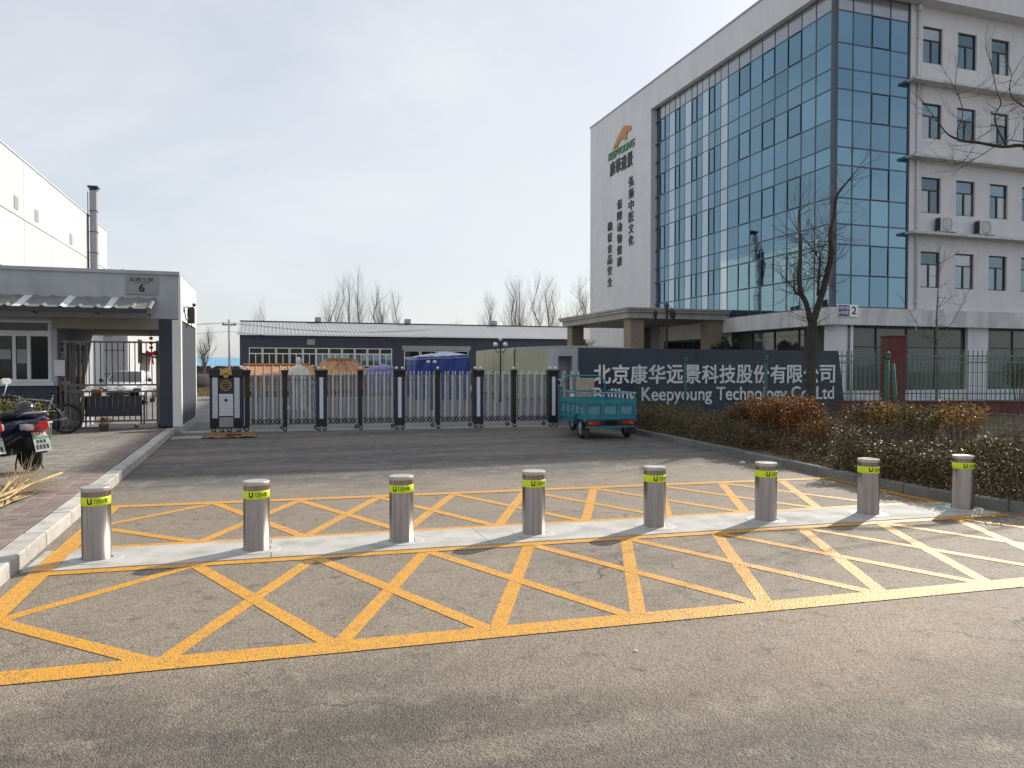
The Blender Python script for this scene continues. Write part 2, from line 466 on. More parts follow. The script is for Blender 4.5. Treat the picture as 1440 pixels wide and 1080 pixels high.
def road_material():
    m = bpy.data.materials.new('asphalt'); m.use_nodes = True
    N, L = m.node_tree.nodes, m.node_tree.links
    b = N['Principled BSDF']
    g = N.new('ShaderNodeNewGeometry')
    def noise(s, d=4, rough=0.5, dist=0.0, vec=None):
        n = N.new('ShaderNodeTexNoise'); n.inputs['Scale'].default_value = s; n.inputs['Detail'].default_value = d
        n.inputs['Roughness'].default_value = rough; n.inputs['Distortion'].default_value = dist
        L.new(vec or g.outputs['Position'], n.inputs['Vector']); return n.outputs['Fac']
    def rng(src, a, b_, c, d):
        r = N.new('ShaderNodeMapRange'); r.interpolation_type = 'SMOOTHSTEP'
        for k, x in zip(('From Min', 'From Max', 'To Min', 'To Max'), (a, b_, c, d)): r.inputs[k].default_value = x
        L.new(src, r.inputs['Value']); return r.outputs['Result']
    def mixc(f, a, b_):
        q = N.new('ShaderNodeMix'); q.data_type = 'RGBA'; L.new(f, q.inputs['Factor'])
        for k, x in (('A', a), ('B', b_)):
            if isinstance(x, tuple): q.inputs[k].default_value = (*x, 1)
            else: L.new(x, q.inputs[k])
        return q.outputs['Result']
    def math_(op, a, b_):
        q = N.new('ShaderNodeMath'); q.operation = op
        for i, x in enumerate((a, b_)):
            if isinstance(x, (int, float)): q.inputs[i].default_value = x
            else: L.new(x, q.inputs[i])
        return q.outputs[0]
    vo = N.new('ShaderNodeTexVoronoi'); vo.inputs['Scale'].default_value = 105
    L.new(g.outputs['Position'], vo.inputs['Vector'])
    # the old worn apron (Y < ~12) is paler than the newer asphalt by the gate
    sep = N.new('ShaderNodeSeparateXYZ'); L.new(g.outputs['Position'], sep.inputs[0])
    edge = math_('ADD', sep.outputs['Y'], math_('MULTIPLY', noise(0.6, 3), 2.4))
    old = rng(edge, 10.6, 12.6, 1.0, 0.0)
    c = mixc(old, (0.098, 0.094, 0.091), (0.222, 0.186, 0.144))
    # front street is a darker, browner mix
    fy = math_('ADD', math_('ADD', sep.outputs['Y'], math_('MULTIPLY', sep.outputs['X'], 0.06)), math_('MULTIPLY', noise(0.9, 4), 1.1))
    c = mixc(rng(fy, 3.9, 4.9, 1.0, 0.0), c, (0.094, 0.081, 0.068))
    # dust swept by tyres
    sub = N.new('ShaderNodeVectorMath'); sub.operation = 'SUBTRACT'; sub.inputs[1].default_value = (3.6, 3.45, 0)
    L.new(g.outputs['Position'], sub.inputs[0])
    ms = N.new('ShaderNodeMapping'); ms.inputs['Scale'].default_value = (0.42, 1.1, 1); ms.inputs['Rotation'].default_value = (0, 0, 0.15)
    L.new(sub.outputs[0], ms.inputs['Vector'])
    ln = N.new('ShaderNodeVectorMath'); ln.operation = 'LENGTH'; L.new(ms.outputs['Vector'], ln.inputs[0])
    dust = rng(math_('ADD', ln.outputs['Value'], math_('MULTIPLY', noise(1.6, 5, 0.6), 0.9)), 0.45, 1.9, 0.8, 0.0)
    c = mixc(dust, c, (0.30, 0.232, 0.16))
    # worn tracks and patches
    mt = N.new('ShaderNodeMapping'); mt.inputs['Scale'].default_value = (0.22, 1.3, 1); mt.inputs['Rotation'].default_value = (0, 0, 0.05)
    L.new(g.outputs['Position'], mt.inputs['Vector'])
    c = mixc(rng(noise(1.0, 6, 0.6, 0.3, mt.outputs['Vector']), 0.42, 0.64, 0.0, 0.55), c, (0.245, 0.205, 0.158))
    c = mixc(rng(noise(0.55, 5, 0.6), 0.50, 0.66, 0.0, 0.33), c, (0.098, 0.086, 0.074))
    c = mixc(rng(noise(3.2, 6, 0.65), 0.50, 0.68, 0.0, 0.6), c, (0.27, 0.228, 0.175))
    c = mixc(rng(noise(5.5, 4, 0.7), 0.54, 0.70, 0.0, 0.6), c, (0.078, 0.07, 0.062))
    # hairline cracks, only here and there
    wv = N.new('ShaderNodeTexNoise'); wv.inputs['Scale'].default_value = 1.1; wv.inputs['Detail'].default_value = 5; L.new(g.outputs['Position'], wv.inputs['Vector'])
    wa = N.new('ShaderNodeVectorMath'); wa.operation = 'MULTIPLY_ADD'; wa.inputs[1].default_value = (1.6, 1.6, 0); L.new(wv.outputs['Color'], wa.inputs[0]); L.new(g.outputs['Position'], wa.inputs[2])
    vc = N.new('ShaderNodeTexVoronoi'); vc.feature = 'DISTANCE_TO_EDGE'; vc.inputs['Scale'].default_value = 0.42; L.new(wa.outputs[0], vc.inputs['Vector'])
    crack = math_('MULTIPLY', rng(vc.outputs['Distance'], 0.0015, 0.006, 1.0, 0.0), rng(noise(0.45, 2), 0.5, 0.62, 0.0, 0.75))
    c = mixc(crack, c, (0.045, 0.04, 0.036))
    # aggregate
    st = rng(vo.outputs['Color'], 0.1, 0.95, 0.68, 1.32)
    sc_ = N.new('ShaderNodeVectorMath'); sc_.operation = 'SCALE'; L.new(c, sc_.inputs[0]); L.new(st, sc_.inputs['Scale'])
    gr = rng(noise(260, 2), 0.3, 0.7, 0.8, 1.2)
    s2 = N.new('ShaderNodeVectorMath'); s2.operation = 'SCALE'; L.new(sc_.outputs[0], s2.inputs[0]); L.new(gr, s2.inputs['Scale'])
    L.new(s2.outputs[0], b.inputs['Base Color'])
    b.inputs['Roughness'].default_value = 0.72
    b.inputs['Specular IOR Level'].default_value = 0.35
    bp = N.new('ShaderNodeBump'); bp.inputs['Strength'].default_value = 0.9; bp.inputs['Distance'].default_value = 0.006
    h = math_('ADD', math_('MULTIPLY', vo.outputs['Distance'], -0.9), math_('MULTIPLY', noise(38, 4, 0.6), 0.9))
    L.new(h, bp.inputs['Height']); L.new(bp.outputs['Normal'], b.inputs['Normal'])
    return m
asphalt = road_material()
def paint_material():
    m = bpy.data.materials.new('road_paint'); m.use_nodes = True
    N, L = m.node_tree.nodes, m.node_tree.links
    b = N['Principled BSDF']
    g = N.new('ShaderNodeNewGeometry')
    def noise(s, d=4, rough=0.5):
        n = N.new('ShaderNodeTexNoise'); n.inputs['Scale'].default_value = s; n.inputs['Detail'].default_value = d
        n.inputs['Roughness'].default_value = rough; L.new(g.outputs['Position'], n.inputs['Vector']); return n.outputs['Fac']
    def rng(src, a, b_, c, d):
        r = N.new('ShaderNodeMapRange')
        for k, x in zip(('From Min', 'From Max', 'To Min', 'To Max'), (a, b_, c, d)): r.inputs[k].default_value = x
        L.new(src, r.inputs['Value']); return r.outputs['Result']
    def mixc(f, a, b_):
        q = N.new('ShaderNodeMix'); q.data_type = 'RGBA'; L.new(f, q.inputs['Factor'])
        for k, x in (('A', a), ('B', b_)):
            if isinstance(x, tuple): q.inputs[k].default_value = (*x, 1)
            else: L.new(x, q.inputs[k])
        return q.outputs['Result']
    c = mixc(rng(noise(2.2, 5), 0.35, 0.7, 0, 1), (0.70, 0.315, 0.003), (0.69, 0.335, 0.014))
    vo = N.new('ShaderNodeTexVoronoi'); vo.inputs['Scale'].default_value = 95
    L.new(g.outputs['Position'], vo.inputs['Vector'])
    wear = N.new('ShaderNodeMath'); wear.operation = 'ADD'
    L.new(rng(noise(85, 3, 0.7), 0.54, 0.66, 0, 1), wear.inputs[0])
    L.new(rng(noise(6, 5, 0.7), 0.58, 0.8, 0, 0.8), wear.inputs[1])
    pits = N.new('ShaderNodeMath'); pits.operation = 'ADD'; pits.use_clamp = True
    L.new(wear.outputs[0], pits.inputs[0])
    v2 = N.new('ShaderNodeTexVoronoi'); v2.inputs['Scale'].default_value = 130; L.new(g.outputs['Position'], v2.inputs['Vector'])
    rp = N.new('ShaderNodeSeparateColor'); L.new(v2.outputs['Color'], rp.inputs[0])
    pm = N.new('ShaderNodeMath'); pm.operation = 'MULTIPLY'; L.new(rng(rp.outputs[0], 0.74, 0.80, 0, 0.85), pm.inputs[0]); L.new(rng(noise(9, 4, 0.6), 0.36, 0.62, 0.1, 1.0), pm.inputs[1])
    L.new(pm.outputs[0], pits.inputs[1])
    c = mixc(pits.outputs[0], c, (0.16, 0.115, 0.065))
    L.new(c, b.inputs['Base Color'])
    b.inputs['Roughness'].default_value = 0.42; b.inputs['Specular IOR Level'].default_value = 0.55
    bp = N.new('ShaderNodeBump'); bp.inputs['Strength'].default_value = 0.9; bp.inputs['Distance'].default_value = 0.005
    L.new(vo.outputs['Distance'], bp.inputs['Height']); L.new(bp.outputs['Normal'], b.inputs['Normal'])
    return m
road_paint = paint_material()
def sheet_material():
    m = bpy.data.materials.new('pvc_sheet'); m.use_nodes = True
    N, L = m.node_tree.nodes, m.node_tree.links
    N.remove(N['Principled BSDF'])
    out = N['Material Output']
    d = N.new('ShaderNodeBsdfDiffuse'); t = N.new('ShaderNodeBsdfTranslucent'); tr = N.new('ShaderNodeBsdfTransparent')
    n = N.new('ShaderNodeTexNoise'); n.inputs['Scale'].default_value = 1.2
    g = N.new('ShaderNodeNewGeometry'); L.new(g.outputs['Position'], n.inputs['Vector'])
    r = N.new('ShaderNodeMix'); r.data_type = 'RGBA'; L.new(n.outputs['Fac'], r.inputs['Factor'])
    r.inputs['A'].default_value = (0.72, 0.71, 0.55, 1); r.inputs['B'].default_value = (0.85, 0.84, 0.68, 1)
    L.new(r.outputs['Result'], d.inputs['Color']); L.new(r.outputs['Result'], t.inputs['Color'])
    a = N.new('ShaderNodeMixShader'); a.inputs[0].default_value = 0.5
    L.new(d.outputs[0], a.inputs[1]); L.new(t.outputs[0], a.inputs[2])
    b = N.new('ShaderNodeMixShader'); b.inputs[0].default_value = 0.34
    L.new(a.outputs[0], b.inputs[1]); L.new(tr.outputs[0], b.inputs[2])
    L.new(b.outputs[0], out.inputs['Surface'])
    return m
pvc_sheet = sheet_material()
rnd = random.Random(7)
# ================================================================== ground, street, yard
struct(MB().quad((-900, -900, -0.06), (900, -900, -0.06), (900, 900, -0.06), (-900, 900, -0.06)).build('ground', ground_mat))
GL = lambda x: 20.0 - 0.0985 * (x + 1.0)           # line of the sliding gate on the ground
def grid_sheet(name, x0, x1, yf0, yf1, z, m, nx=1, ny=1):
    mb = MB()
    for i in range(nx):
        for j in range(ny):
            xa, xb = x0 + (x1 - x0) * i / nx, x0 + (x1 - x0) * (i + 1) / nx
            P = []
            for x, t in ((xa, j / ny), (xb, j / ny), (xb, (j + 1) / ny), (xa, (j + 1) / ny)):
                P.append((x, yf0(x) + (yf1(x) - yf0(x)) * t, z))
            mb.quad(*P)
    return struct(mb.build(name, m))
grid_sheet('road', -90, 90, lambda x: -60, lambda x: GL(x), 0.0, asphalt)
grid_sheet('yard', -90, 90, lambda x: GL(x), lambda x: 125, 0.0, yard_mat)
mb = MB()
for i in range(10):
    x0, x1 = -2.1 + i * 1.05, -2.1 + (i + 1) * 1.05 - 0.012
    a = [(x0, GL(x0) - 0.26, 0), (x1, GL(x1) - 0.26, 0), (x1, GL(x1) + 0.2, 0), (x0, GL(x0) + 0.2, 0)]
    mb.prism([(p[0], p[1], 0.001) for p in a], (0, 0, 0.011))
struct(mb.build('gate_track', concrete))

# ---- left pavement with pavers
KX = lambda y: -1.88 - (y - 6.0) * 0.0265           # road face of the left kerb
pave = struct(bpy.data.objects.new('pavement', None)); C.objects.link(pave)
mb = MB()
mb.add([(-14, 4.6, 0), (KX(4.6) - 0.2, 4.6, 0), (KX(20.9) - 0.2, 20.9, 0), (-14, 20.9, 0), (-14, 4.6, 0.121), (KX(4.6) - 0.2, 4.6, 0.121), (KX(20.9) - 0.2, 20.9, 0.121), (-14, 20.9, 0.121)],
       [(4, 5, 6, 7), (0, 1, 5, 4), (1, 2, 6, 5), (3, 0, 4, 7)])
mb.build('bedding', joint_sand, pave)
def paver_mesh(m):
    mb = MB(); w, l = 0.0975, 0.0975
    mb.add([(-w, -l, -.02), (w, -l, -.02), (w, l, -.02), (-w, l, -.02), (-w, -l, -.004), (w, -l, -.004), (w, l, -.004), (-w, l, -.004),
            (-w + .004, -l + .004, 0), (w - .004, -l + .004, 0), (w - .004, l - .004, 0), (-w + .004, l - .004, 0)],
           [(0, 1, 5, 4), (1, 2, 6, 5), (2, 3, 7, 6), (3, 0, 4, 7), (4, 5, 9, 8), (5, 6, 10, 9), (6, 7, 11, 10), (7, 4, 8, 11), (8, 9, 10, 11)])
    return mb
pm_g, pm_r = paver_mesh(0).mesh('paver', paver_grey), paver_mesh(0).mesh('paver', paver_red)
cells = []
for i in range(40):
    for j in range(80):
        y = 4.72 + j * 0.2 + (0.1 if i % 2 else 0.0)
        cells.append((KX(y) - 0.2 - 0.101 - i * 0.2, y, i in (0, 1)))
def seen(x, y):
    r = x * math.cos(R(18.1)) - y * math.sin(R(18.1)); f = x * math.sin(R(18.1)) + y * math.cos(R(18.1))
    return f > 1 and abs(r / f) < 0.70 and y < 19.9
cells = [c for c in cells if c[1] < 20.5]
cells.sort(key=lambda c: (not seen(c[0], c[1]), math.hypot(c[0], c[1])))
base_g, rest = paver_mesh(0), MB()
for n, (x, y, red) in enumerate(cells):
    z = 0.13 + rnd.uniform(-0.002, 0.002)
    if n < 300:
        o = link('paver', pm_r if red else pm_g, pave, (x, y, z), (rnd.uniform(-.006, .006), rnd.uniform(-.006, .006), rnd.uniform(-.01, .01)))
    else:
        rest.add([(v[0] + x, v[1] + y, v[2] + z) for v in base_g.v], base_g.f, 1 if red else 0)
stuff(rest.build('paver_field', [paver_grey, paver_red], pave))
# a half-width filler beside the kerb where rows are staggered is left as sand joints
kerb = struct(bpy.data.objects.new('kerb', None)); C.objects.link(kerb)
def kerb_stone(par, p0, p1, w, h, m, inward):
    p0, p1 = Vector((*p0, 0)), Vector((*p1, 0))
    d = p1 - p0; L = d.length; a = math.atan2(d.y, d.x)
    mb = MB().bbox(0.004, L - 0.004, 0 if inward > 0 else -w, w if inward > 0 else 0, -0.02, h, 0.012)
    return mb.build('kerb_stone', m, par, p0, (rnd.uniform(-.012, .012), rnd.uniform(-.003, .003), a + rnd.uniform(-.004, .004)))
y = 4.6
while y < 19.9:
    kerb_stone(kerb, (KX(y), y), (KX(y + 0.99), y + 0.99), 0.19, 0.13 + rnd.uniform(-.004, .006), kerb_mat, 1)
    y += 1.0
for i in range(9):
    kerb_stone(kerb, (-2.0 - i, 4.6), (-3.0 - i, 4.6), 0.19, 0.13, kerb_mat, -1)

# ---- planting bed on the right
RK = [(8.62, 18.6), (8.55, 17.6), (8.41, 15.85), (8.27, 14.1), (8.12, 12.41), (8.0, 11.2), (7.87, 9.99), (7.78, 9.1), (7.70, 8.26), (7.67, 7.4), (7.70, 6.7), (7.82, 6.1), (8.15, 5.55), (8.75, 5.15),
      (9.7, 4.9), (10.9, 4.75), (12.2, 4.62), (14.0, 4.5), (16.0, 4.38)]
kr = struct(bpy.data.objects.new('bed_kerb', None)); C.objects.link(kr)
for a, b in zip(RK, RK[1:]):
    L = math.dist(a, b); n = max(1, round(L / 0.95))
    for i in range(n):
        p = (a[0] + (b[0] - a[0]) * i / n, a[1] + (b[1] - a[1]) * i / n); q = (a[0] + (b[0] - a[0]) * (i + 1) / n, a[1] + (b[1] - a[1]) * (i + 1) / n)
        kerb_stone(kr, p, q, 0.13, 0.125 + rnd.uniform(-.004, .006), kerb_dark, 1)
def kerb_x(y):
    for a, b in zip(RK, RK[1:]):
        if b[1] <= y <= a[1]: return a[0] + (b[0] - a[0]) * (a[1] - y) / (a[1] - b[1])
    return 8.0
mb = MB()
NY, NX = 60, 34
ids = {}
for j in range(NY + 1):
    yy = 5.5 + (19.2 - 5.5) * j / NY
    xk = kerb_x(yy) + 0.10
    for i in range(NX + 1):
        t = (i / NX) ** 1.6
        x = xk + (34 - xk) * t
        ids[(i, j)] = len(mb.v)
        mb.v.append((x, yy, 0.095 + (rnd.uniform(-.018, .03) if i else 0) + 0.04 * math.sin(x * 1.9 + yy) * (1 if i else 0)))
for j in range(NY):
    for i in range(NX):
        mb.f.append([ids[(i, j)], ids[(i + 1, j)], ids[(i + 1, j + 1)], ids[(i, j + 1)]]); mb.m.append(0); mb.sm.append(True)
struct(mb.build('planting_bed', soil))

# ---- concrete strip under the bollards and painted box
BY = lambda x: 6.93 - 0.0632 * (x + 1.39)            # line of the bollards
mb = MB()
xs = [-1.86, 0.0, 1.9, 3.8, 5.7, 7.62]
for a, b in zip(xs, xs[1:]):
    mb.prism([(a, BY(a) - 0.33, 0.0), (b - .006, BY(b) - 0.33, 0.0), (b - .006, BY(b) + 0.37, 0.0), (a, BY(a) + 0.37, 0.0)], (0, 0, 0.012))
struct(mb.build('concrete_strip', conc_strip))
mb = MB()
def stripe(p, q, w, z, n=1):
    p, q = Vector((*p, 0)), Vector((*q, 0)); d = (q - p).normalized(); s = Vector((-d.y, d.x, 0)) * w / 2; u = Vector((0, 0, z))
    mb.quad(p - s + u, q - s + u, q + s + u, p + s + u)
FT = lambda x: BY(x) - 0.391
FB = lambda x: 4.365 - 0.0555 * (x + 0.59)
BB = lambda x: BY(x) + 0.432
BT = lambda x: 9.47 - 0.0775 * (x + 1.3)
stripe((-1.78, FB(-1.78)), (8.6, FB(8.6)), 0.19, 0.005)
stripe((-1.72, FT(-1.72)), (7.6, FT(7.6)), 0.115, 0.005)
stripe((-1.72, BB(-1.72)), (7.55, BB(7.55)), 0.115, 0.005)
stripe((-1.76, BT(-1.76)), (7.74, BT(7.74)), 0.15, 0.005)
for ya, yb, zz in ((4.33, BY(-1.7) - 0.33, 0.0065), (BY(-1.7) - 0.33, BY(-1.7) + 0.37, 0.0145), (BY(-1.7) + 0.37, 9.5, 0.0065)):
    stripe((-1.70 - (ya - 4.33) * .006, ya), (-1.70 - (yb - 4.33) * .006, yb), 0.16, zz)
stripe((7.74, BT(7.74) + 0.05), (7.56, 7.3), 0.13, 0.0065)
stripe((7.56, 7.3), (7.57, 6.5), 0.13, 0.0065)
nx = lambda j: -0.59 + 0.94 * j
for j in range(9):
    a, b = nx(j), nx(j + 1)
    stripe((a, FB(a)), (b, FT(b)), 0.105, 0.002)
    stripe((a, FT(a)), (b, FB(b)), 0.105, 0.0035)
    if b < 7.6:
        stripe((a - .05, BB(a)), (b, BT(b)), 0.105, 0.002)
        stripe((a - .05, BT(a)), (b - .05, BB(b)), 0.105, 0.0035)
stripe((-1.66, 5.42), (-0.59, FT(-0.59)), 0.10, 0.002)
stripe((-1.66, 5.42), (-0.59, FB(-0.59)), 0.105, 0.0035)
stripe((-1.70, 8.36), (-0.62, BT(-0.62)), 0.10, 0.002)
stripe((-1.70, 8.36), (-0.62, BB(-0.62)), 0.10, 0.0035)
struct(mb.build('road_markings', road_paint))
# small litter and stones on the asphalt
def litter(x, y, s, m, label):
    mb = MB(); n = 7
    pts = [(math.cos(2 * math.pi * k / n) * s * rnd.uniform(.7, 1.2), math.sin(2 * math.pi * k / n) * s * rnd.uniform(.5, .9)) for k in range(n)]
    mb.loft([[(a * 0.9, b * 0.9, 0) for a, b in pts], [(a, b, s * .35) for a, b in pts], [(a * .55, b * .55, s * .75) for a, b in pts]], smooth=False)
    tag(mb.build('stone', m, None, (x, y, 0.001)), label, 'stone')
litter(1.95, 3.72, 0.016, stone_white, 'small pale pebble lying alone on the front street asphalt')
litter(7.55, 10.6, 0.05, stone_white, 'pale lump of rubble in the gutter of the planting bed kerb')
litter(7.35, 9.9, 0.03, stone_white, 'small pale chip on the asphalt near the yellow box corner by the hedge')

# ================================================================== bollards
def sharp_lathe(prof, n):
    mb = MB()
    for a, b in zip(prof, prof[1:]): mb.lathe([a, b], n)
    return mb
def make_bollard():
    t = thing('bollard', '', 'bollard')
    sharp_lathe([(0.0, -0.01), (0.205, -0.01), (0.205, 0.003), (0.202, 0.005), (0.122, 0.006), (0.122, -0.004)], 40).build('base_ring', steel_ring, t)
    MB().lathe([(0.121, 0.003), (0.11, 0.003), (0.11, 0.568)], 40).build('tube', steel_brushed, t)
    sharp_lathe([(0.107, 0.566), (0.107, 0.573), (0.1125, 0.574), (0.1125, 0.598), (0.110, 0.602), (0.0, 0.603)], 40).build('cap', steel_cap, t)
    band = MB().lathe([(0.1102, 0.455), (0.1118, 0.456), (0.1118, 0.524), (0.1102, 0.525)], 40).build('reflective_band', lime_band, t)
    mb = MB()
    def wrap(body, x, w, h, z, wt):
        V, F, tw, th = text_mb(body, 1.0, wt, 1.0)
        P = []
        for p in V:
            a = (x + p[0] * w / tw) / 0.1119
            r = 0.1119 + (-p[1]) * 0.0006
            P.append((math.sin(a) * r, -math.cos(a) * r, z + p[2] * h / th))
        mb.add(P, F)
    wrap('U', -0.070, 0.034, 0.044, 0.468, 0.09)
    wrap('刀叵K家', -0.022, 0.115, 0.036, 0.477, 0.03)
    wrap('www.', 0.006, 0.02, 0.006, 0.468, 0.0)
    mb.build('lettering', black_print, band)
    return t
bol0 = make_bollard()
bl = ['nearest steel bollard, by the left kerb and in front of the brick pavement', 'steel bollard second from the left kerb, its shadow crossing the concrete strip',
      'steel bollard third from the left kerb, below the left half of the sliding gate', 'steel bollard standing below the blue tarpaulin stack, fourth from the left kerb',
      'steel bollard directly in front of the parked blue cargo tricycle', 'steel bollard in front of the low hedge and russet shrubs, third from the right end',
      'steel bollard second from the right end, in front of the sparse tan shrubs', 'last steel bollard at the right end of the row, against the green hedge']
for i, lab in enumerate(bl):
    b = bol0 if i == 0 else copy_tree(bol0)
    x = -1.39 + 1.266 * i
    b.location = (x, BY(x), 0.012)
    b.rotation_euler = (rnd.uniform(-.004, .004), rnd.uniform(-.004, .004), R((12, 3, -16, 4, 2, 0, -6, -12)[i]))
    b['label'] = lab; b['group'] = 'bollards across the entrance'
# ================================================================== office building
BX, BYY = 24.74, 28.0
off = Vector((BX, BYY, 0))
office = thing('office_building', 'four storey white office block with a blue glass corner curtain wall and entrance canopy', 'building', off)
def WP(mb, name, mats, root):            # world-coordinate mesh -> part of root
    o = mb.build(name, mats, root); o.location = -root.location; return o
def facade(mb, axis, plane, u0, u1, z0, z1, holes, depth, m=0, sgn=1):
    """flat wall with real openings; axis 'y': plane Y = plane facing -Y; axis 'x': plane X = plane facing -X. depth: reveal depth"""
    us = sorted({u0, u1, *[h[0] for h in holes], *[h[1] for h in holes]}); zs = sorted({z0, z1, *[h[2] for h in holes], *[h[3] for h in holes]})
    def P(u, d, z): return (u, plane + d, z) if axis == 'y' else (plane + d, u, z)
    for a, b in zip(us, us[1:]):
        for c, d in zip(zs, zs[1:]):
            if any(h[0] <= a and b <= h[1] and h[2] <= c and d <= h[3] for h in holes): continue
            mb.quad(P(a, 0, c), P(b, 0, c), P(b, 0, d), P(a, 0, d), m)
    for (a, b, c, d) in holes:
        mb.quad(P(a, 0, c), P(a, depth, c), P(a, depth, d), P(a, 0, d), m)
        mb.quad(P(b, 0, c), P(b, depth, c), P(b, depth, d), P(b, 0, d), m)
        mb.quad(P(a, 0, c), P(b, 0, c), P(b, depth, c), P(a, depth, c), m)
        mb.quad(P(a, 0, d), P(b, 0, d), P(b, depth, d), P(a, depth, d), m)
# core and frame
mb = MB()
mb.box(25.35, 62, 28.75, 54.4, 0, 19.0)
mb.box(24.40, 25.35, 44.62, 54.5, 0, 19.0)                # end wall beside the glass
mb.box(24.40, 62, 27.35, 54.5, 19.0, 20.72)               # deep roof band
WP(mb, 'wall', white_wall, office)
mb = MB()
mb.box(24.34, 62, 27.29, 27.45, 20.72, 20.80); mb.box(24.34, 24.5, 27.45, 54.56, 20.72, 20.80)
WP(mb, 'coping', plaster_grey, office)
WINX = [29.96 + 2.2 * k for k in range(12)]
ROWS = [(5.53, 7.27), (9.14, 10.86), (12.74, 14.42), (16.34, 18.08)]
holes = [(x, x + 1.22, a, b) for x in WINX for a, b in ROWS]
mb = MB()
facade(mb, 'y', 28.0, 29.16, 62, 4.4, 19.0, holes, 0.2)
mb.quad((29.16, 28.0, 4.4), (29.16, 28.75, 4.4), (29.16, 28.75, 19), (29.16, 28.0, 19))
WP(mb, 'wing_wall', white_wall, office)
for z in (8.02, 11.64, 15.25):
    o = MB().box(28.98, 62, 27.46, 27.997, z, z + 0.12)
    WP(o, 'ledge', band_plaster, office)
# band above the ground floor
mb = MB()
mb.prism([(24.46, 36.3, 3.62), (24.46, 27.7, 3.62), (62, 27.7, 3.62), (62, 28.74, 3.62), (25.34, 28.74, 3.62), (25.34, 36.3, 3.62)], (0, 0, 0.80))
WP(mb, 'storey_band', band_plaster, office)
# curtain wall
RX = [24.80, 25.80, 26.88, 27.98, 29.09]
RZ = [4.47, 5.94, 7.36, 8.3, 9.51, 11.01, 11.85, 13.09, 14.51, 15.45, 16.62, 18.1, 18.97]
LY = [28.08, 29.20, 30.20, 31.21, 32.22, 33.24, 34.25, 35.27, 36.30]
pane_cache = {}
def pane(root, u0, u1, z0, z1, face, m, sub=False, tilt=0.0032, name='pane', plane=None, t=0.012):
    w, h = round(u1 - u0, 3), round(z1 - z0, 3)
    k = (w, h, face, m.name, t)
    if k not in pane_cache:
        mb = MB()
        if face == 'y': mb.box(-w / 2, w / 2, -t, t, -h / 2, h / 2)
        else: mb.box(-t, t, -w / 2, w / 2, -h / 2, h / 2)
        pane_cache[k] = mb.mesh(name, m)
    c = Vector(((u0 + u1) / 2, plane, (z0 + z1) / 2)) if face == 'y' else Vector((plane, (u0 + u1) / 2, (z0 + z1) / 2))
    if not sub: c -= root.location
    a, b = rnd.uniform(-tilt, tilt), rnd.uniform(-tilt, tilt)
    return link(name, pane_cache[k], root, c, (a, 0, b) if face == 'y' else (0, a, b))
frame = MB()
g = 0.018
for i in range(4):
    for j in range(12):
        top = j == 11
        pane(office, RX[i] + g, RX[i + 1] - g, RZ[j] + g, RZ[j + 1] - g, 'y', spandrel_glass if top else curtain_glass, plane=28.01)
def bar_y(u0, u1, z0, z1, d=0.05): frame.box(u0, u1, 28.0 - d, 28.06, z0, z1)
def bar_x(y0, y1, z0, z1, d=0.05): frame.box(24.74 - d, 24.80, y0, y1, z0, z1)
for x in RX[1:-1]: bar_y(x - .034, x + .034, 4.43, 18.99, 0.014)
for z in RZ: bar_y(24.9, 29.1, z - .034, z + .034, 0.010)
frame.box(29.06, 29.155, 27.95, 28.07, 4.425, 18.995)
frame.box(24.68, 24.9, 27.93, 28.14, 4.425, 18.995)
sash = []
for i, j in ((2, 1), (2, 4), (2, 7), (2, 10)): sash.append(('y', RX[i], RX[i + 1], RZ[j], RZ[j + 1]))
for i in range(8):
    for j in range(12):
        pane(office, LY[i] + g + (0.05 if i == 0 else 0), LY[i + 1] - g, RZ[j] + g, RZ[j + 1] - g, 'x', spandrel_glass if j == 11 else curtain_glass, plane=24.75)
for i, j in ((2, 1), (4, 1), (6, 1), (2, 4), (4, 4), (6, 4), (2, 7), (4, 7), (6, 7), (2, 10), (4, 10), (6, 10)): sash.append(('x', LY[i], LY[i + 1], RZ[j], RZ[j + 1]))
for y in LY[1:]: bar_x(y - .034, y + .034, 4.43, 18.99, 0.014)
for z in RZ: bar_x(28.1, 44.6, z - .034, z + .034, 0.010)
NAR = [(36.30, 37.0, 's'), (37.0, 37.62, 'g'), (37.62, 38.23, 'o'), (38.23, 38.91, 's'), (38.91, 39.51, 'g'), (39.51, 40.11, 'o'), (40.11, 40.86, 's'), (40.86, 41.5, 'g'), (41.5, 42.05, 'o'),
       (42.05, 42.79, 's'), (42.79, 43.32, 'g'), (43.32, 43.96, 'o')]
ST = [4.47, 7.36, 8.3, 11.01, 11.85, 14.51, 15.45, 18.1, 18.97]
for y0, y1, k in NAR:
    zz = ST if k == 's' else RZ
    for a, b in zip(zz, zz[1:]):
        pane(office, y0 + .018, y1 - .018, a + g, b - g, 'x', spandrel_glass if b > 18.5 else (light_glass if k == 's' else curtain_glass), plane=24.745 if k == 's' else 24.755)
    bar_x(y1 - .028, y1 + .028, 4.43, 18.99, 0.014)
    if k == 'o':
        for j in (1, 4, 7, 10): sash.append(('x', y0, y1, RZ[j], RZ[j + 1]))
frame.box(24.86, 24.95, 43.98, 44.62, 4.425, 18.995)
WP(frame, 'curtain_wall_frame', frame_blue, office)
for ax, u0, u1, z0, z1 in sash:
    mb = MB(); w = 0.055
    for a, b, c, d in ((u0, u1, z0, z0 + w), (u0, u1, z1 - w, z1), (u0, u0 + w, z0 + w, z1 - w), (u1 - w, u1, z0 + w, z1 - w)):
        if ax == 'y': mb.box(a + .02, b - .02, 27.955, 27.984, c + .02, d - .02)
        else: mb.box(24.695, 24.724, a + .02, b - .02, c + .02, d - .02)
    WP(mb, 'sash_frame', frame_dark, office)
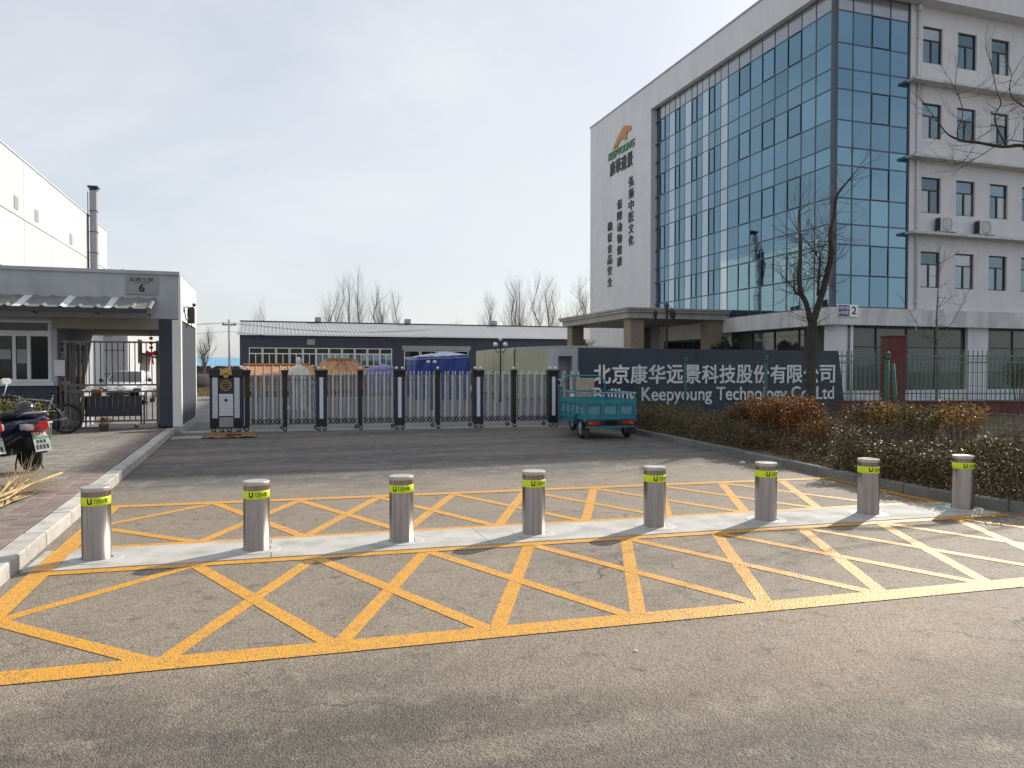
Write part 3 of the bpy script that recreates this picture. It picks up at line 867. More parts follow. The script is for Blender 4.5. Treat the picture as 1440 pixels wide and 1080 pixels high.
# wing windows
for x in WINX:
    for a, b in ROWS:
        mb = MB(); p0, p1 = 28.09, 28.16; w = 0.055
        zt = a + (b - a) * 0.655
        mb.box(x + .004, x + 1.216, p0, p1, a + .004, a + w); mb.box(x + .004, x + 1.216, p0, p1, b - w, b - .004)
        mb.box(x + .004, x + w, p0, p1, a + w, b - w); mb.box(x + 1.22 - w, x + 1.216, p0, p1, a + w, b - w)
        mb.box(x + w, x + 1.22 - w, p0 - .005, p1, zt - w / 2, zt + w / 2)
        xm = x + 0.61
        mb.box(xm - .04, xm + .04, p0 - .003, p1, a + w, zt - w / 2)
        fr = WP(mb, 'window', frame_dark, office)
        for u0, u1, z0, z1 in ((x + w, x + 1.22 - w, zt + w / 2, b - w), (x + w, xm - .04, a + w, zt - w / 2), (xm + .04, x + 1.22 - w, a + w, zt - w / 2)):
            pane(fr, u0, u1, z0, z1, 'y', curtained_glass if rnd.random() < .28 else win_glass, sub=True, plane=28.135, tilt=0.008)
# downpipe
mb = MB()
mb.tube([(29.62, 27.92, 3.4), (29.62, 27.92, 18.75)], 0.055, 10)
mb.bbox(29.5, 29.74, 27.8, 27.99, 18.7, 18.98, 0.02)
for z in np.arange(4.8, 18.6, 1.8): mb.box(29.55, 29.69, 27.85, 27.995, z, z + .05)
WP(mb, 'downpipe', pvc_white, office)
# ground floor: pillars, sills, shop windows
mb = MB()
mb.box(24.95, 25.62, 27.98, 28.74, 0, 3.62); mb.box(33.05, 34.4, 28.0, 28.74, 0, 3.62)
mb.box(41.9, 43.2, 28.0, 28.74, 0, 3.62)
mb.box(25.62, 33.05, 28.04, 28.3, 0, 0.55); mb.box(34.4, 41.9, 28.04, 28.3, 0, 0.55)
mb.box(24.92, 25.34, 28.76, 36.3, 0, 0.5)
mb.tube([(25.78, 27.9, 0), (25.78, 27.9, 3.62)], 0.07, 10)
WP(mb, 'ground_floor_pillar', white_wall, office)
def shop(u0, u1, z0, z1, n, face, plane, tr, glass=shop_glass):
    mb = MB(); w = 0.05
    def bx(a, b, c, d, e=0.0):
        if face == 'y': mb.box(a, b, plane - .03 - e, plane + .05, c, d)
        else: mb.box(plane - .03 - e, plane + .05, a, b, c, d)
    us = [u0 + (u1 - u0) * i / n for i in range(n + 1)]
    bx(u0, u1, z0, z0 + w); bx(u0, u1, z1 - 2 * w, z1)
    for u in us: bx(u - w / 1.4, u + w / 1.4, z0 + w, z1 - 2 * w, 0.01)
    bx(u0, u1, tr - w / 2, tr + w / 2, 0.004)
    fr = WP(mb, 'shop_window', frame_dark, office)
    for a, b in zip(us, us[1:]):
        pane(fr, a + w / 1.4, b - w / 1.4, z0 + w, tr - w / 2, face, glass, sub=True, plane=plane + 0.02, tilt=.003)
        pane(fr, a + w / 1.4, b - w / 1.4, tr + w / 2, z1 - 2 * w, face, glass, sub=True, plane=plane + 0.02, tilt=.003)
shop(25.64, 33.03, 0.55, 3.6, 4, 'y', 28.2, 2.62)
shop(34.42, 41.88, 0.55, 3.6, 4, 'y', 28.2, 2.62)
shop(28.78, 36.3, 0.5, 3.6, 4, 'x', 25.1, 2.1)
# entrance side under the canopy
mb = MB(); mb.box(25.0, 25.34, 36.3, 36.8, 0, 4.4); mb.box(25.0, 25.34, 43.9, 44.6, 0, 4.4); mb.box(24.9, 25.34, 36.8, 43.9, 3.4, 4.4)
WP(mb, 'entrance_wall', white_wall, office)
shop(36.82, 43.88, 0.02, 3.38, 6, 'x', 25.1, 2.5, dark_glass)
# canopy
mb = MB()
mb.box(18.42, 24.85, 36.1, 45.6, 4.38, 4.66); mb.box(18.28, 24.9, 35.96, 45.74, 4.66, 4.8); mb.box(18.2, 24.92, 35.88, 45.82, 4.8, 4.9)
mb.box(18.34, 24.87, 36.02, 45.68, 4.33, 4.38)
WP(mb, 'canopy', mat('canopy_stone', (0.36, 0.345, 0.33), 0.7, 0.12, 3, streak=0.25, bump=0.1, bscale=60), office)
for px, py in ((18.65, 36.3), (18.65, 44.5), (23.55, 36.3), (23.55, 44.5)):
    mb = MB().box(px, px + 0.82, py, py + 0.82, 0, 4.33)
    mb.box(px - .04, px + .86, py - .04, py + .86, 0, 0.35)
    WP(mb, 'pillar', granite_tan, office)
mb = MB()
mb.box(18.0, 24.9, 35.6, 46, 0, 0.15); mb.box(18.3, 24.9, 35.9, 46, 0.15, 0.30)
WP(mb, 'entrance_step', granite_tan, office)
# lettering on the white end wall
LOGO = [(50.31, 17.87), (50.09, 18.13), (49.85, 18.26), (49.47, 18.53), (49.08, 18.75), (48.77, 18.97), (48.45, 19.07), (47.96, 18.93), (47.47, 18.75), (47.42, 18.62), (47.49, 18.47), (47.83, 18.48), (48.04, 18.44), (48.1, 18.18), (48.2, 17.94), (48.37, 18.02), (48.51, 18.24), (48.76, 18.23), (49.08, 18.21), (49.33, 18.1), (49.49, 17.96), (49.56, 17.75), (49.67, 17.79), (49.62, 17.99), (49.79, 17.99), (50.05, 17.88)]
U_ = (0, -1, 0); Z_ = (0, 0, 1)
mb = MB(); mb.prism([(24.398, y, z) for y, z in LOGO], (-0.08, 0, 0)); WP(mb, 'logo_emblem', logo_orange, office)
mb = MB(); put_text(mb, 'KEEPYOUNG', (24.398, 51.12, 17.2), U_, Z_, height=0.52, width=4.12, weight=0.03, depth=0.07)
for i in range(len(mb.v)):                                  # the word is set in italics
    v = mb.v[i]; mb.v[i] = (v[0], v[1] - (v[2] - 17.2) * 0.18, v[2])
WP(mb, 'logo_word', logo_green, office)
for k, ch in enumerate('康華遠景'):
    mb = MB(); put_text(mb, ch, (24.398, 50.85 - k * 0.93, 15.98 - 0.02 * k), U_, Z_, height=1.0, width=0.8, weight=0.035, depth=0.06); WP(mb, 'logo_character', slogan_ink, office)
for col, (y0, zt, txt) in enumerate(((47.80, 15.21, '弘扬中医文化'), (49.62, 13.97, '保障动物健康'), (51.25, 12.66, '确保食品安全'))):
    for k, ch in enumerate(txt):
        mb = MB(); put_text(mb, ch, (24.398, y0, zt - 0.72 - k * 0.832), U_, Z_, height=0.68, width=0.74, weight=0.028, depth=0.05); WP(mb, 'slogan_character', slogan_ink, office)

# address plate on the band
ap = thing('address_plate', 'blue and white number plate reading 2 on the office band at the glass corner', 'number plate', (24.75, 27.695, 3.98))
MB().bbox(0, 1.17, -0.05, 0, 0, 0.56, 0.012).build('plate', lamp_white, ap)
mb = MB().box(0.03, 0.66, -0.056, -0.05, 0.03, 0.53); nb = mb.build('number_field', sign_navy, ap)
mb = MB(); put_text(mb, '云西七街', (0.06, -0.057, 0.33), (1, 0, 0), Z_, height=0.15, width=0.56, weight=0.02, depth=0.004)
put_text(mb, '6号院', (0.07, -0.057, 0.10), (1, 0, 0), Z_, height=0.17, width=0.53, weight=0.02, depth=0.004); mb.build('lettering', lamp_white, nb)
mb = MB(); put_text(mb, '2', (0.78, -0.051, 0.12), (1, 0, 0), Z_, height=0.34, width=0.26, weight=0.03, depth=0.004); mb.build('numeral', black_print, ap)

# air conditioners on the ledge
def make_ac(x, label):
    t = thing('air_conditioner', label, 'air conditioner', (x, 27.73, 8.14), 0, 'outdoor units on the ledge'); t.scale = (1.15, 1.05, 1.15)
    MB().bbox(-0.42, 0.42, -0.17, 0.17, 0.06, 0.68, 0.02).build('casing', pvc_white, t)
    mb = MB(); mb.lathe([(0.255, -0.176), (0.27, -0.19), (0.255, -0.19)], 28, axis='y', c=(-0.10, 0, 0.37)); 
    for k in range(7): mb.box(-0.36, 0.16, -0.186, -0.180, 0.14 + k * 0.075, 0.152 + k * 0.075)
    mb.build('fan_grille', door_grey, t)
    MB().box(-0.44, -0.425, -0.13, 0.13, 0.1, 0.62).build('side_louvre', frame_dark, t)
    mb = MB(); mb.box(-0.36, -0.28, -0.2, 0.2, 0, 0.06); mb.box(0.28, 0.36, -0.2, 0.2, 0, 0.06); mb.build('foot', door_grey, t)
make_ac(31.22, 'pale outdoor air conditioner unit on the ledge, nearer the downpipe and glass corner')
make_ac(33.72, 'pale outdoor air conditioner unit on the ledge, farther from the downpipe')

# ================================================================== company sign wall
sign = thing('company_sign', 'long dark slate sign wall with silver company name in Chinese and English', 'sign', (8.35, 19.4, 0), math.atan2(-0.82, 8.3))
MB().prism([(0.02, 0.06, 0), (8.62, 0.06, 0), (8.34, 0.06, 2.12), (0.02, 0.06, 2.16)], (0, 0.5, 0)).build('core', sign_slate, sign)
edges = [0, 1.2, 2.4, 3.6, 4.8, 6.0, 7.2]
for r, (z0, z1) in enumerate(((0.0, 0.72), (0.726, 1.44), (1.446, 2.17))):
    for i in range(7):
        top = lambda x: 2.19 - 0.006 * x
        x0 = edges[i] + .003; x1a = edges[i + 1] - .003 if i < 6 else 8.66 - 0.14 * z0; x1b = edges[i + 1] - .003 if i < 6 else 8.66 - 0.14 * z1
        zt0, zt1 = (top(x0), top(x1b)) if r == 2 else (z1, z1)
        y = rnd.uniform(-.002, .002)
        MB().prism([(x0, y, z0), (x1a, y, z0), (x1b, y, zt1), (x0, y, zt0)], (0, 0.055, 0)).build('panel', sign_slate, sign)
mb = MB()
mb.box(-0.78, -0.60, 0.06, 0.62, 0, 2.18); mb.box(-0.18, -0.004, 0.06, 0.62, 0, 2.18); mb.box(-0.60, -0.18, 0.06, 0.62, 1.95, 2.18); mb.box(-0.60, -0.18, 0.06, 0.62, 0, 0.98)
mb.box(-0.60, -0.18, 0.55, 0.62, 0.98, 1.95)
mb.build('end_frame', plaster_grey, sign)
zh = '北京康华远景科技股份有限公司'
x_l, x_r = 0.42, 8.20
pitch = (x_r - x_l - 0.50) / 13
for k, ch in enumerate(zh):
    mb = MB(); put_text(mb, ch, (x_l + k * pitch, -0.004, 1.155), (1, 0, 0), Z_, height=0.53, width=0.50, weight=0.035, depth=0.035)
    mb.build('letter', letter_metal, sign)
en = 'Beijing Keepyoung Technology Co.,Ltd'
_, _, wt, _ = text_mb(en, 1.0, 0.02, 1.0)
_, _, _, hB = text_mb('B', 1.0, 0.02, 1.0)
x_l, x_r = 0.44, 8.18
kx, kz = (x_r - x_l) / wt, 0.38 / hB
low = {}
def yrange(ch):
    cu = bpy.data.curves.new('m', 'FONT'); cu.body = ch; cu.offset = 0.02
    o = bpy.data.objects.new('m', cu); C.objects.link(o)
    dg = bpy.context.evaluated_depsgraph_get(); me = bpy.data.meshes.new_from_object(o.evaluated_get(dg))
    ys = [v.co.y for v in me.vertices]; bpy.data.objects.remove(o); bpy.data.curves.remove(cu); bpy.data.meshes.remove(me)
    return min(ys)
for k, ch in enumerate(en):
    if ch == ' ': continue
    _, _, wp, _ = text_mb(en[:k + 1], 1.0, 0.02, 1.0)
    V, F, w, h = text_mb(ch, 1.0, 0.02, 1.0)
    x0, zb = x_l + (wp - w) * kx, 0.66 + (yrange(ch) + 0.02) * kz
    mb = MB().add([(x0 + p[0] * kx, -0.004 + p[1] * 0.035, zb + p[2] * kz) for p in V], F)
    mb.build('letter', letter_metal, sign)

# ================================================================== sliding gate
gate = thing('retractable_gate', 'long folding driveway gate of silver pickets and navy posts', 'gate', (-1.41, GL(-1.41), 0.012), math.atan(-0.0985))
def gate_wheel(x, y):
    mb = MB(); mb.torus((x, y, 0.055), 0.038, 0.017, 'y', 18, 6, 0); mb.lathe([(0.0, -0.012), (0.03, -0.012), (0.03, 0.012), (0.0, 0.012)], 14, 1, (x, y, 0.055), axis='y')
    return mb
# drive unit
drive = MB().bbox(0.0, 0.78, -0.28, -0.02, 0.09, 1.36, 0.012).build('drive_unit', navy, gate)
for x0 in (0.07, 0.585): MB().box(x0, x0 + 0.125, -0.293, -0.28, 0.35, 1.36).build('silver_strip', alu, drive)
mb = MB()
for x0 in (0.0, 0.53): mb.bbox(x0 - .01, x0 + 0.26, -0.31, 0.0, 1.36, 1.58, 0.02)
mb.bbox(0.25, 0.53, -0.25, -0.04, 1.36, 1.5, 0.02)
mb.build('top_block', gate_black, drive)
mb = MB()
mb.loft([[(0.245, y, 1.42), (0.535, y, 1.42), (0.52, y, 1.55), (0.39, y, 1.60), (0.26, y, 1.55)] for y in (-0.30, -0.26)], smooth=False)
mb.lathe([(0.0, -0.312), (0.06, -0.306), (0.075, -0.296)], 20, axis='y', c=(0.39, 0, 1.49))
mb.box(0.34, 0.44, -0.30, -0.27, 1.36, 1.42)
mb.build('gold_crest', gold, drive)
mb = MB(); mb.torus((0.39, -0.287, 1.16), 0.125, 0.012, 'y', 32, 6); mb.torus((0.39, -0.285, 1.16), 0.085, 0.006, 'y', 28, 5)
for k in (-.05, 0, .05): mb.box(0.39 - math.sqrt(.0135 - k * k), 0.39 + math.sqrt(.0135 - k * k), -0.29, -0.282, 1.157 + k, 1.164 + k)
mb.build('globe_emblem', gold, drive)
MB().bbox(0.225, 0.555, -0.298, -0.28, 0.40, 0.95, 0.006).build('pattern_panel', alu_light, drive)
mb = MB()
for a in range(7):
    for b in range(11):
        if (a + b) % 2: mb.bar((0.245 + a * 0.045, -0.30, 0.43 + b * 0.046), (0.275 + a * 0.045, -0.30, 0.455 + b * 0.046), 0.006, 0.01)
stuff(mb.build('embossing', alu_dark, drive))
mb = MB(); mb.lathe([(0.0, -0.335), (0.03, -0.33), (0.036, -0.298)], 18, axis='y', c=(0.39, 0, 0.80)); mb.build('knob', gate_black, drive)
MB().bbox(0.225, 0.555, -0.296, -0.28, 0.12, 0.37, 0.006).build('lower_panel', plate_grey, drive)
for x0 in (0.02, 0.60):
    mb = MB()
    for k in range(5): mb.box(x0 + k * 0.034, x0 + 0.014 + k * 0.034, -0.295, -0.27, 0.10, 0.33)
    mb.build('base_grille', gate_black, drive)
for x0 in (0.10, 0.29, 0.47, 0.68): gate_wheel(x0, -0.30).build('wheel', [rubber, alu], drive)
def globe(x, y, z, r=0.036):
    return MB().lathe([(r * math.sin(t), r * (1.1 - math.cos(t)) ) for t in np.linspace(0, math.pi, 7)], 12, c=(x, y, z))
for x0 in (0.05, 0.73): globe(x0, -0.2, 1.58).build('lamp_globe', lamp_white, drive)
SINGLE = [0.875, 1.79, 3.67, 5.69, 7.76]
DOUBLE = [2.69, 4.68, 6.77, 8.86]
def post(x, w, dbl):
    mb = MB(); mb.bbox(x - w / 2, x + w / 2, -0.26, -0.06, 0.10, 1.42, 0.008)
    p = mb.build('post', navy if dbl else gate_black, gate)
    MB().loft([[(x - a, -0.26 - b, z), (x + a, -0.26 - b, z), (x + a, -0.06 + b, z), (x - a, -0.06 + b, z)] for a, b, z in ((w / 2 + .004, 0.004, 1.36), (w / 2 + .016, .012, 1.46), (w / 2 + .03, .02, 1.50), (w / 2 + .03, 0.02, 1.55))], smooth=False).build('post_cap', gate_black, p)
    if dbl:
        MB().box(x - 0.045, x + 0.045, -0.274, -0.26, 0.30, 1.36).build('silver_strip', alu_light, p)
        mb = MB()
        for k in range(6): mb.box(x - w / 2 + k * 0.048, x - w / 2 + 0.02 + k * 0.048, -0.275, -0.25, 0.12, 0.29)
        mb.build('base_grille', gate_black, p)
        for s in (-.075, .075):
            gate_wheel(x + s, -0.28).build('wheel', [rubber, alu], p); globe(x + s, -0.15, 1.56).build('lamp_globe', lamp_white, p)
        gate_wheel(x - .16, 0.2).build('wheel', [rubber, alu], p)
    else:
        gate_wheel(x, -0.28).build('wheel', [rubber, alu], p); gate_wheel(x - .1, 0.2).build('wheel', [rubber, alu], p)
        globe(x, -0.15, 1.56).build('lamp_globe', lamp_white, p)
for x in SINGLE: post(x, 0.10, False)
for x in DOUBLE: post(x, 0.27, True)
pk_l = MB().bbox(-0.026, 0.026, -0.026, 0.026, 0.16, 1.40, 0.005).mesh('picket', alu)
pk_d = MB().bbox(-0.012, 0.012, -0.018, 0.018, 0.16, 1.40, 0.004).mesh('picket', alu_dark)
spike_mb = MB().tube([(0, 0, 1.40), (0.012, 0, 1.44), (-0.004, 0, 1.475), (0.026, 0, 1.52)], [0.009, 0.013, 0.012, 0.003], 6)
spike = spike_mb.mesh('spike', lamp_white)
allp = sorted([(x, 0.10) for x in SINGLE] + [(x, 0.27) for x in DOUBLE])
allp.append((9.72, 0.1))
for (xa, wa), (xb, wb) in zip(allp, allp[1:]):
    a, b = xa + wa / 2, xb - wb / 2
    n = max(4, round((b - a) / 0.104))
    mb = MB()
    for z, w in ((1.40, 0.022), (1.30, 0.012), (0.30, 0.02), (0.15, 0.014)): MB().box(a, b, -0.02, 0.02, z - w / 2, z + w / 2).build('rail', alu_dark, gate)
    hg = MB()
    for i in range(n):
        x = a + (b - a) * (i + 0.5) / n
        link('picket', pk_l, gate, (x, -0.13 if i % 2 else 0.06, 0))
        link('spike', spike, gate, (x, -0.13 if i % 2 else 0.06, 0))
        link('picket', pk_d, gate, (x + 0.045, -0.02, 0))
        if i < n - 1:
            x2 = a + (b - a) * (i + 1.5) / n
            hg.bar((x, -0.17, 0.17), (x2, -0.17, 0.29), 0.012, 0.022); hg.bar((x, -0.155, 0.29), (x2, -0.155, 0.17), 0.012, 0.022)
            hg.tube([((x + x2) / 2, -0.19, 0.23), ((x + x2) / 2, -0.14, 0.23)], 0.022, 8)
    hg.build('folding_linkage', gate_black, gate)
# ================================================================== gatehouse
gh = thing('gatehouse', 'low grey and white gatehouse with a corrugated awning and dark painted base', 'gatehouse', (-2.16, 20.0, 0))
mb = MB()
mb.box(-11, -2.16, 20.0, 24.1, 2.82, 3.90)
mb.box(-11, -2.12, 19.96, 24.14, 3.90, 3.985)
mb.box(-11, -4.87, 20.3, 20.5, 2.79, 2.82)
WP(mb, 'roof_slab', plaster_grey, gh)
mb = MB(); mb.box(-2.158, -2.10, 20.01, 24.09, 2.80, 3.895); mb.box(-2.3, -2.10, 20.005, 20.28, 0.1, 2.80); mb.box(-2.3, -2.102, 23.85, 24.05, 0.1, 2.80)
WP(mb, 'side_wall', gatehouse_sunlit_white, gh)
mb = MB(); mb.box(-2.60, -2.305, 20.0, 20.32, 0.1, 2.82); mb.box(-2.34, -2.13, 20.285, 23.845, 0.16, 2.80)
WP(mb, 'dark_pillar', dark_plinth, gh)
mb = MB(); mb.box(-2.6, -2.08, 20.0, 24.2, 0.0, 0.165)
WP(mb, 'base_step', concrete, gh)
mb = MB()                                               # room: walls with a real window opening
facade(mb, 'y', 20.3, -11, -4.87, 1.18, 2.80, [(-7.6, -4.97, 1.27, 2.74)], 0.16)
mb.box(-11, -4.87, 24.0, 24.1, 0, 2.8); mb.box(-11, -10.9, 20.5, 24.0, 0, 2.8)
mb.box(-4.99, -4.87, 20.31, 20.7, 0, 2.8); mb.box(-4.99, -4.87, 20.7, 21.7, 2.3, 2.8); mb.box(-4.99, -4.87, 21.7, 22.1, 0, 2.8); mb.box(-4.99, -4.87, 22.1, 23.3, 0, 0.95); mb.box(-4.99, -4.87, 22.1, 23.3, 2.3, 2.8); mb.box(-4.99, -4.87, 23.3, 24.0, 0, 2.8)
WP(mb, 'room_wall', plaster_grey, gh)
mb = MB(); mb.box(-11, -4.87, 20.28, 20.46, 0.1, 1.18); WP(mb, 'painted_dado', dark_plinth, gh)
mb = MB(); mb.box(-10.9, -4.99, 20.5, 24.0, 0.13, 0.15); WP(mb, 'room_floor', plaster_grey, gh)
mb = MB(); mb.box(-4.87, -2.6, 20.0, 24.1, 2.55, 2.815); WP(mb, 'lintel', lintel_grey, gh)
# window: white frame, dark panes, one sash open
mb = MB()
x0, x1, z0, z1 = -7.6, -4.97, 1.27, 2.74
def fr(a, b, c, d): mb.box(a, b, 20.34, 20.42, c, d)
fr(x0, x1, z0, z0 + .07); fr(x0, x1, z1 - .05, z1); fr(x0, x1, 2.37, 2.50)
for x in (x0 + .03, -7.0, -6.42, -5.77, -5.47, x1 - .06): fr(x - .035, x + .035, z0 + .07, 2.37)
for x in (x0 + .03, -6.42, x1 - .06): fr(x - .033, x + .033, 2.50, z1 - .05)
mb.box(x0 - .05, x1 + .05, 20.2, 20.34, 1.19, 1.265)
win = WP(mb, 'window', pvc_white, gh)
for a, b, c, d in ((-7.53, -7.035, 1.34, 2.37), (-6.965, -6.455, 1.34, 2.37), (-6.385, -5.805, 1.34, 2.37), (-5.735, -5.505, 1.34, 2.37), (-7.53, -6.455, 2.5, 2.69), (-6.385, -5.065, 2.5, 2.69)):
    pane(win, a, b, c, d, 'y', dark_glass, sub=True, plane=20.38, t=.004)
for a, b, c, d in ((-6.30, -5.84, 1.82, 2.05), (-5.72, -5.52, 1.72, 2.05)):
    MB().box(a, b, 20.366, 20.37, c, d).build('paper_notice', plate_grey, win)
MB().box(-4.86, -4.855, 20.35, 20.6, 1.35, 1.75)
o = WP(MB().box(-4.93, -4.70, 20.285, 20.296, 1.42, 1.80), 'paper_notice', pvc_white, gh)
# glazed door and side window facing the passage
mb = MB()
for a, b, c, d in ((20.7, 20.76, .15, 2.3), (21.64, 21.7, .15, 2.3), (20.76, 21.64, 2.24, 2.3), (20.76, 21.64, .15, .28), (20.76, 21.64, 1.2, 1.28)): mb.box(-4.95, -4.89, a, b, c, d)
dr = WP(mb, 'glazed_door', pvc_white, gh)
pane(dr, 20.76, 21.64, 1.28, 2.24, 'x', dark_glass, sub=True, plane=-4.93, t=.004); pane(dr, 20.76, 21.64, .28, 1.2, 'x', shop_glass, sub=True, plane=-4.93, t=.004)
mb = MB()
for a, b, c, d in ((22.1, 22.16, .95, 2.3), (23.24, 23.3, .95, 2.3), (22.16, 23.24, 2.24, 2.3), (22.16, 23.24, .95, 1.02), (22.67, 22.73, 1.02, 2.24)): mb.box(-4.95, -4.89, a, b, c, d)
sw = WP(mb, 'side_window', pvc_white, gh)
pane(sw, 22.16, 22.67, 1.02, 2.24, 'x', dark_glass, sub=True, plane=-4.93, t=.004); pane(sw, 22.73, 23.24, 1.02, 2.24, 'x', dark_glass, sub=True, plane=-4.93, t=.004)
# awning
aw_root = gh
YB_, YF_, ZB_, ZF_ = 19.998, 19.08, 3.31, 2.99
def corr(xa, xb, m, name):
    mb = MB(); n = max(2, int((xb - xa) / 0.035)); th = 0.004
    rows = []
    for i in range(n + 1):
        x = xa + (xb - xa) * i / n
        u = (x / 0.36) % 1.0
        h = 0.035 * max(0.0, 1 - abs(u - 0.5) / 0.16) if abs(u - 0.5) < 0.16 else 0.0
        rows.append((x, min(h * 1.6, 0.032)))
    for (xA, hA), (xB, hB) in zip(rows, rows[1:]):
        mb.add([(xA, YF_, ZF_ + hA), (xB, YF_, ZF_ + hB), (xB, YB_, ZB_ + hB), (xA, YB_, ZB_ + hA), (xA, YF_, ZF_ + hA - th), (xB, YF_, ZF_ + hB - th), (xB, YB_, ZB_ + hB - th), (xA, YB_, ZB_ + hA - th)],
               [(0, 1, 2, 3), (7, 6, 5, 4), (0, 4, 5, 1), (3, 2, 6, 7)])
    return WP(mb, name, m, aw_root)
xs = [-8.8, -7.72, -7.56, -6.58, -6.42, -5.45, -5.28, -4.53, -4.38, -3.62, -3.46, -2.64]
for i, (a, b) in enumerate(zip(xs, xs[1:])):
    corr(a, b, awning_clear if i % 2 else roof_rust, 'awning_strip' if i % 2 else 'awning_sheet')
mb = MB(); mb.box(-8.8, -2.72, 19.03, 19.075, 2.88, 2.985)
for x in (-8.4, -6.8, -5.2, -3.9, -2.78): mb.bar((x, 19.06, 2.93), (x, 19.99, 3.24), 0.03, 0.03); mb.bar((x, 19.2, 2.94), (x, 19.99, 2.9), 0.025, 0.025)
WP(mb, 'awning_fascia', frame_dark, gh)
ps = thing('street_number_panel', 'grey street name panel with the number 6 on the gatehouse wall', 'sign', (-3.31, 19.998, 3.40))
MB().box(0, 0.71, -0.025, 0, 0, 0.45).build('panel', plate_grey, ps)
mb = MB(); put_text(mb, '云西七街', (0.08, -0.026, 0.32), (1, 0, 0), Z_, height=0.09, width=0.54, weight=0.012, depth=0.004)
put_text(mb, 'YUNXI QIJIE', (0.17, -0.026, 0.275), (1, 0, 0), Z_, height=0.03, width=0.36, weight=0.0, depth=0.004)
put_text(mb, '6', (0.285, -0.026, 0.06), (1, 0, 0), Z_, height=0.19, weight=0.05, depth=0.004); mb.build('lettering', black_print, ps)
# interior tube lamps: two lit fluorescent tubes seen through the open sash
tube_m = bpy.data.materials.new('lit_tube'); tube_m.use_nodes = True
pb = tube_m.node_tree.nodes['Principled BSDF']; pb.inputs['Emission Color'].default_value = (1, 1, 0.96, 1); pb.inputs['Emission Strength'].default_value = 1.4
for x, y, z, lab in ((-5.9, 21.6, 2.58, 'lit fluorescent tube on the guard room ceiling, the front one'), (-6.1, 23.0, 2.60, 'lit fluorescent tube on the guard room ceiling, the rear one')):
    t = thing('tube_lamp', lab, 'lamp', (x, y, z), 0, 'guard room ceiling lamps')
    MB().box(-.62, .62, -.04, .04, .03, .2).build('housing', pvc_white, t)
    MB().tube([(-.6, 0, 0), (.6, 0, 0)], 0.018, 8).build('tube', tube_m, t)
# pedestrian gate
pg = thing('pedestrian_gate', 'brass coloured barred pedestrian gate with a scroll band, beside the guard room', 'gate', (-4.72, 20.42, 0.13))
mb = MB()
for x in (0, 2.03): mb.box(x - .03, x + .03, -.03, .03, 0, 2.16)
for z in (2.12, 1.06, 0.90, 0.17): mb.box(0.03, 2.0, -.02, .02, z - .022, z + .022)
mb.build('frame', brass_gate, pg)
bar_u = MB().tube([(0, 0, 1.06), (0, 0, 2.1)], 0.012, 8).mesh('bar', brass_gate); bar_l = MB().tube([(0, 0, 0.18), (0, 0, 0.9)], 0.012, 8).mesh('bar', brass_gate)
for k in range(1, 16):
    link('bar', bar_u, pg, (k * 2.03 / 16, 0, 0)); link('bar', bar_l, pg, (k * 2.03 / 16, 0, 0))
mb = MB()
for xc in (0.85, 1.18, 1.62, 0.45):
    s = .13
    for p, q in (((-s, 0), (0, .065)), ((0, .065), (s, 0)), ((s, 0), (0, -.065)), ((0, -.065), (-s, 0)), ((-s * .5, 0), (0, .04)), ((0, .04), (s * .5, 0)), ((s * .5, 0), (0, -.04)), ((0, -.04), (-s * .5, 0))):
        mb.bar((xc + p[0], -.01, .98 + p[1]), (xc + q[0], -.01, .98 + q[1]), .008, .012)
mb.build('scroll_band', gate_black, pg)
for a, b, m in ((0.9, 1.52, plate_grey), (1.62, 2.0, concrete)):
    pass
WP(MB().bbox(-3.82, -3.2, 20.2, 20.45, 0.125, 0.22, .01), 'threshold', concrete, gh); WP(MB().bbox(-3.1, -2.66, 20.2, 20.45, 0.125, 0.225, .01), 'threshold', conc_strip, gh)
# lantern string
ln = thing('lantern_string', 'string of small red paper lanterns with a bow, hanging beside the dark pillar', 'lantern', (-2.80, 20.2, 2.55))
MB().tube([(0, 0, 0), (0, 0, -0.62)], 0.004, 5).build('cord', lantern_red, ln)
for k in range(4): MB().lathe([(0.012, 0), (0.04, .018), (0.05, .04), (0.04, .062), (0.012, .08)], 12, c=(0, 0, -0.13 - k * 0.115)).build('lantern', lantern_red, ln)
mb = MB()
for s in (-1, 1):
    mb.loft([[(0, -.015, -.56), (0, .015, -.56), (0, .015, -.60), (0, -.015, -.60)], [(s * .09, -.03, -.51), (s * .09, .03, -.51), (s * .09, .03, -.63), (s * .09, -.03, -.63)], [(s * .13, -.012, -.54), (s * .13, .012, -.54), (s * .13, .012, -.62), (s * .13, -.012, -.62)]])
    mb.bar((s * .01, 0, -.6), (s * .05, 0, -.85), .03, .012)
mb.build('bow', lantern_red, ln)
# cctv camera and its box
cc = thing('security_camera', 'black security camera on an arm at the white gatehouse side wall', 'camera', (-2.10, 20.55, 3.15))
MB().tube([(0, 0, 0), (.10, 0, .02), (.16, .2, .02), (.22, .32, .05)], .012, 8).build('arm', gate_black, cc)
MB().lathe([(0, -.1), (.035, -.1), (.045, .05), (.03, .08), (0, .08)], 14, axis='y', c=(.23, .3, .10)).build('camera_body', black_plastic, cc)
mb = MB(); mb.tube([(0.02, .05, 0), (.03, .3, -.25), (.05, .5, -.3), (.06, .7, -.2)], .012, 6); mb.build('cable', gate_black, cc)
cb = thing('control_box', 'black junction box fixed to the white gatehouse side wall', 'junction box', (-2.10, 21.75, 2.82)); MB().bbox(0.01, .16, -.14, .14, 0, .42, .01).build('box', black_plastic, cb); MB().tube([(.08, 0, 0), (.08, 0, -.12)], .01, 6).build('cable', gate_black, cb)

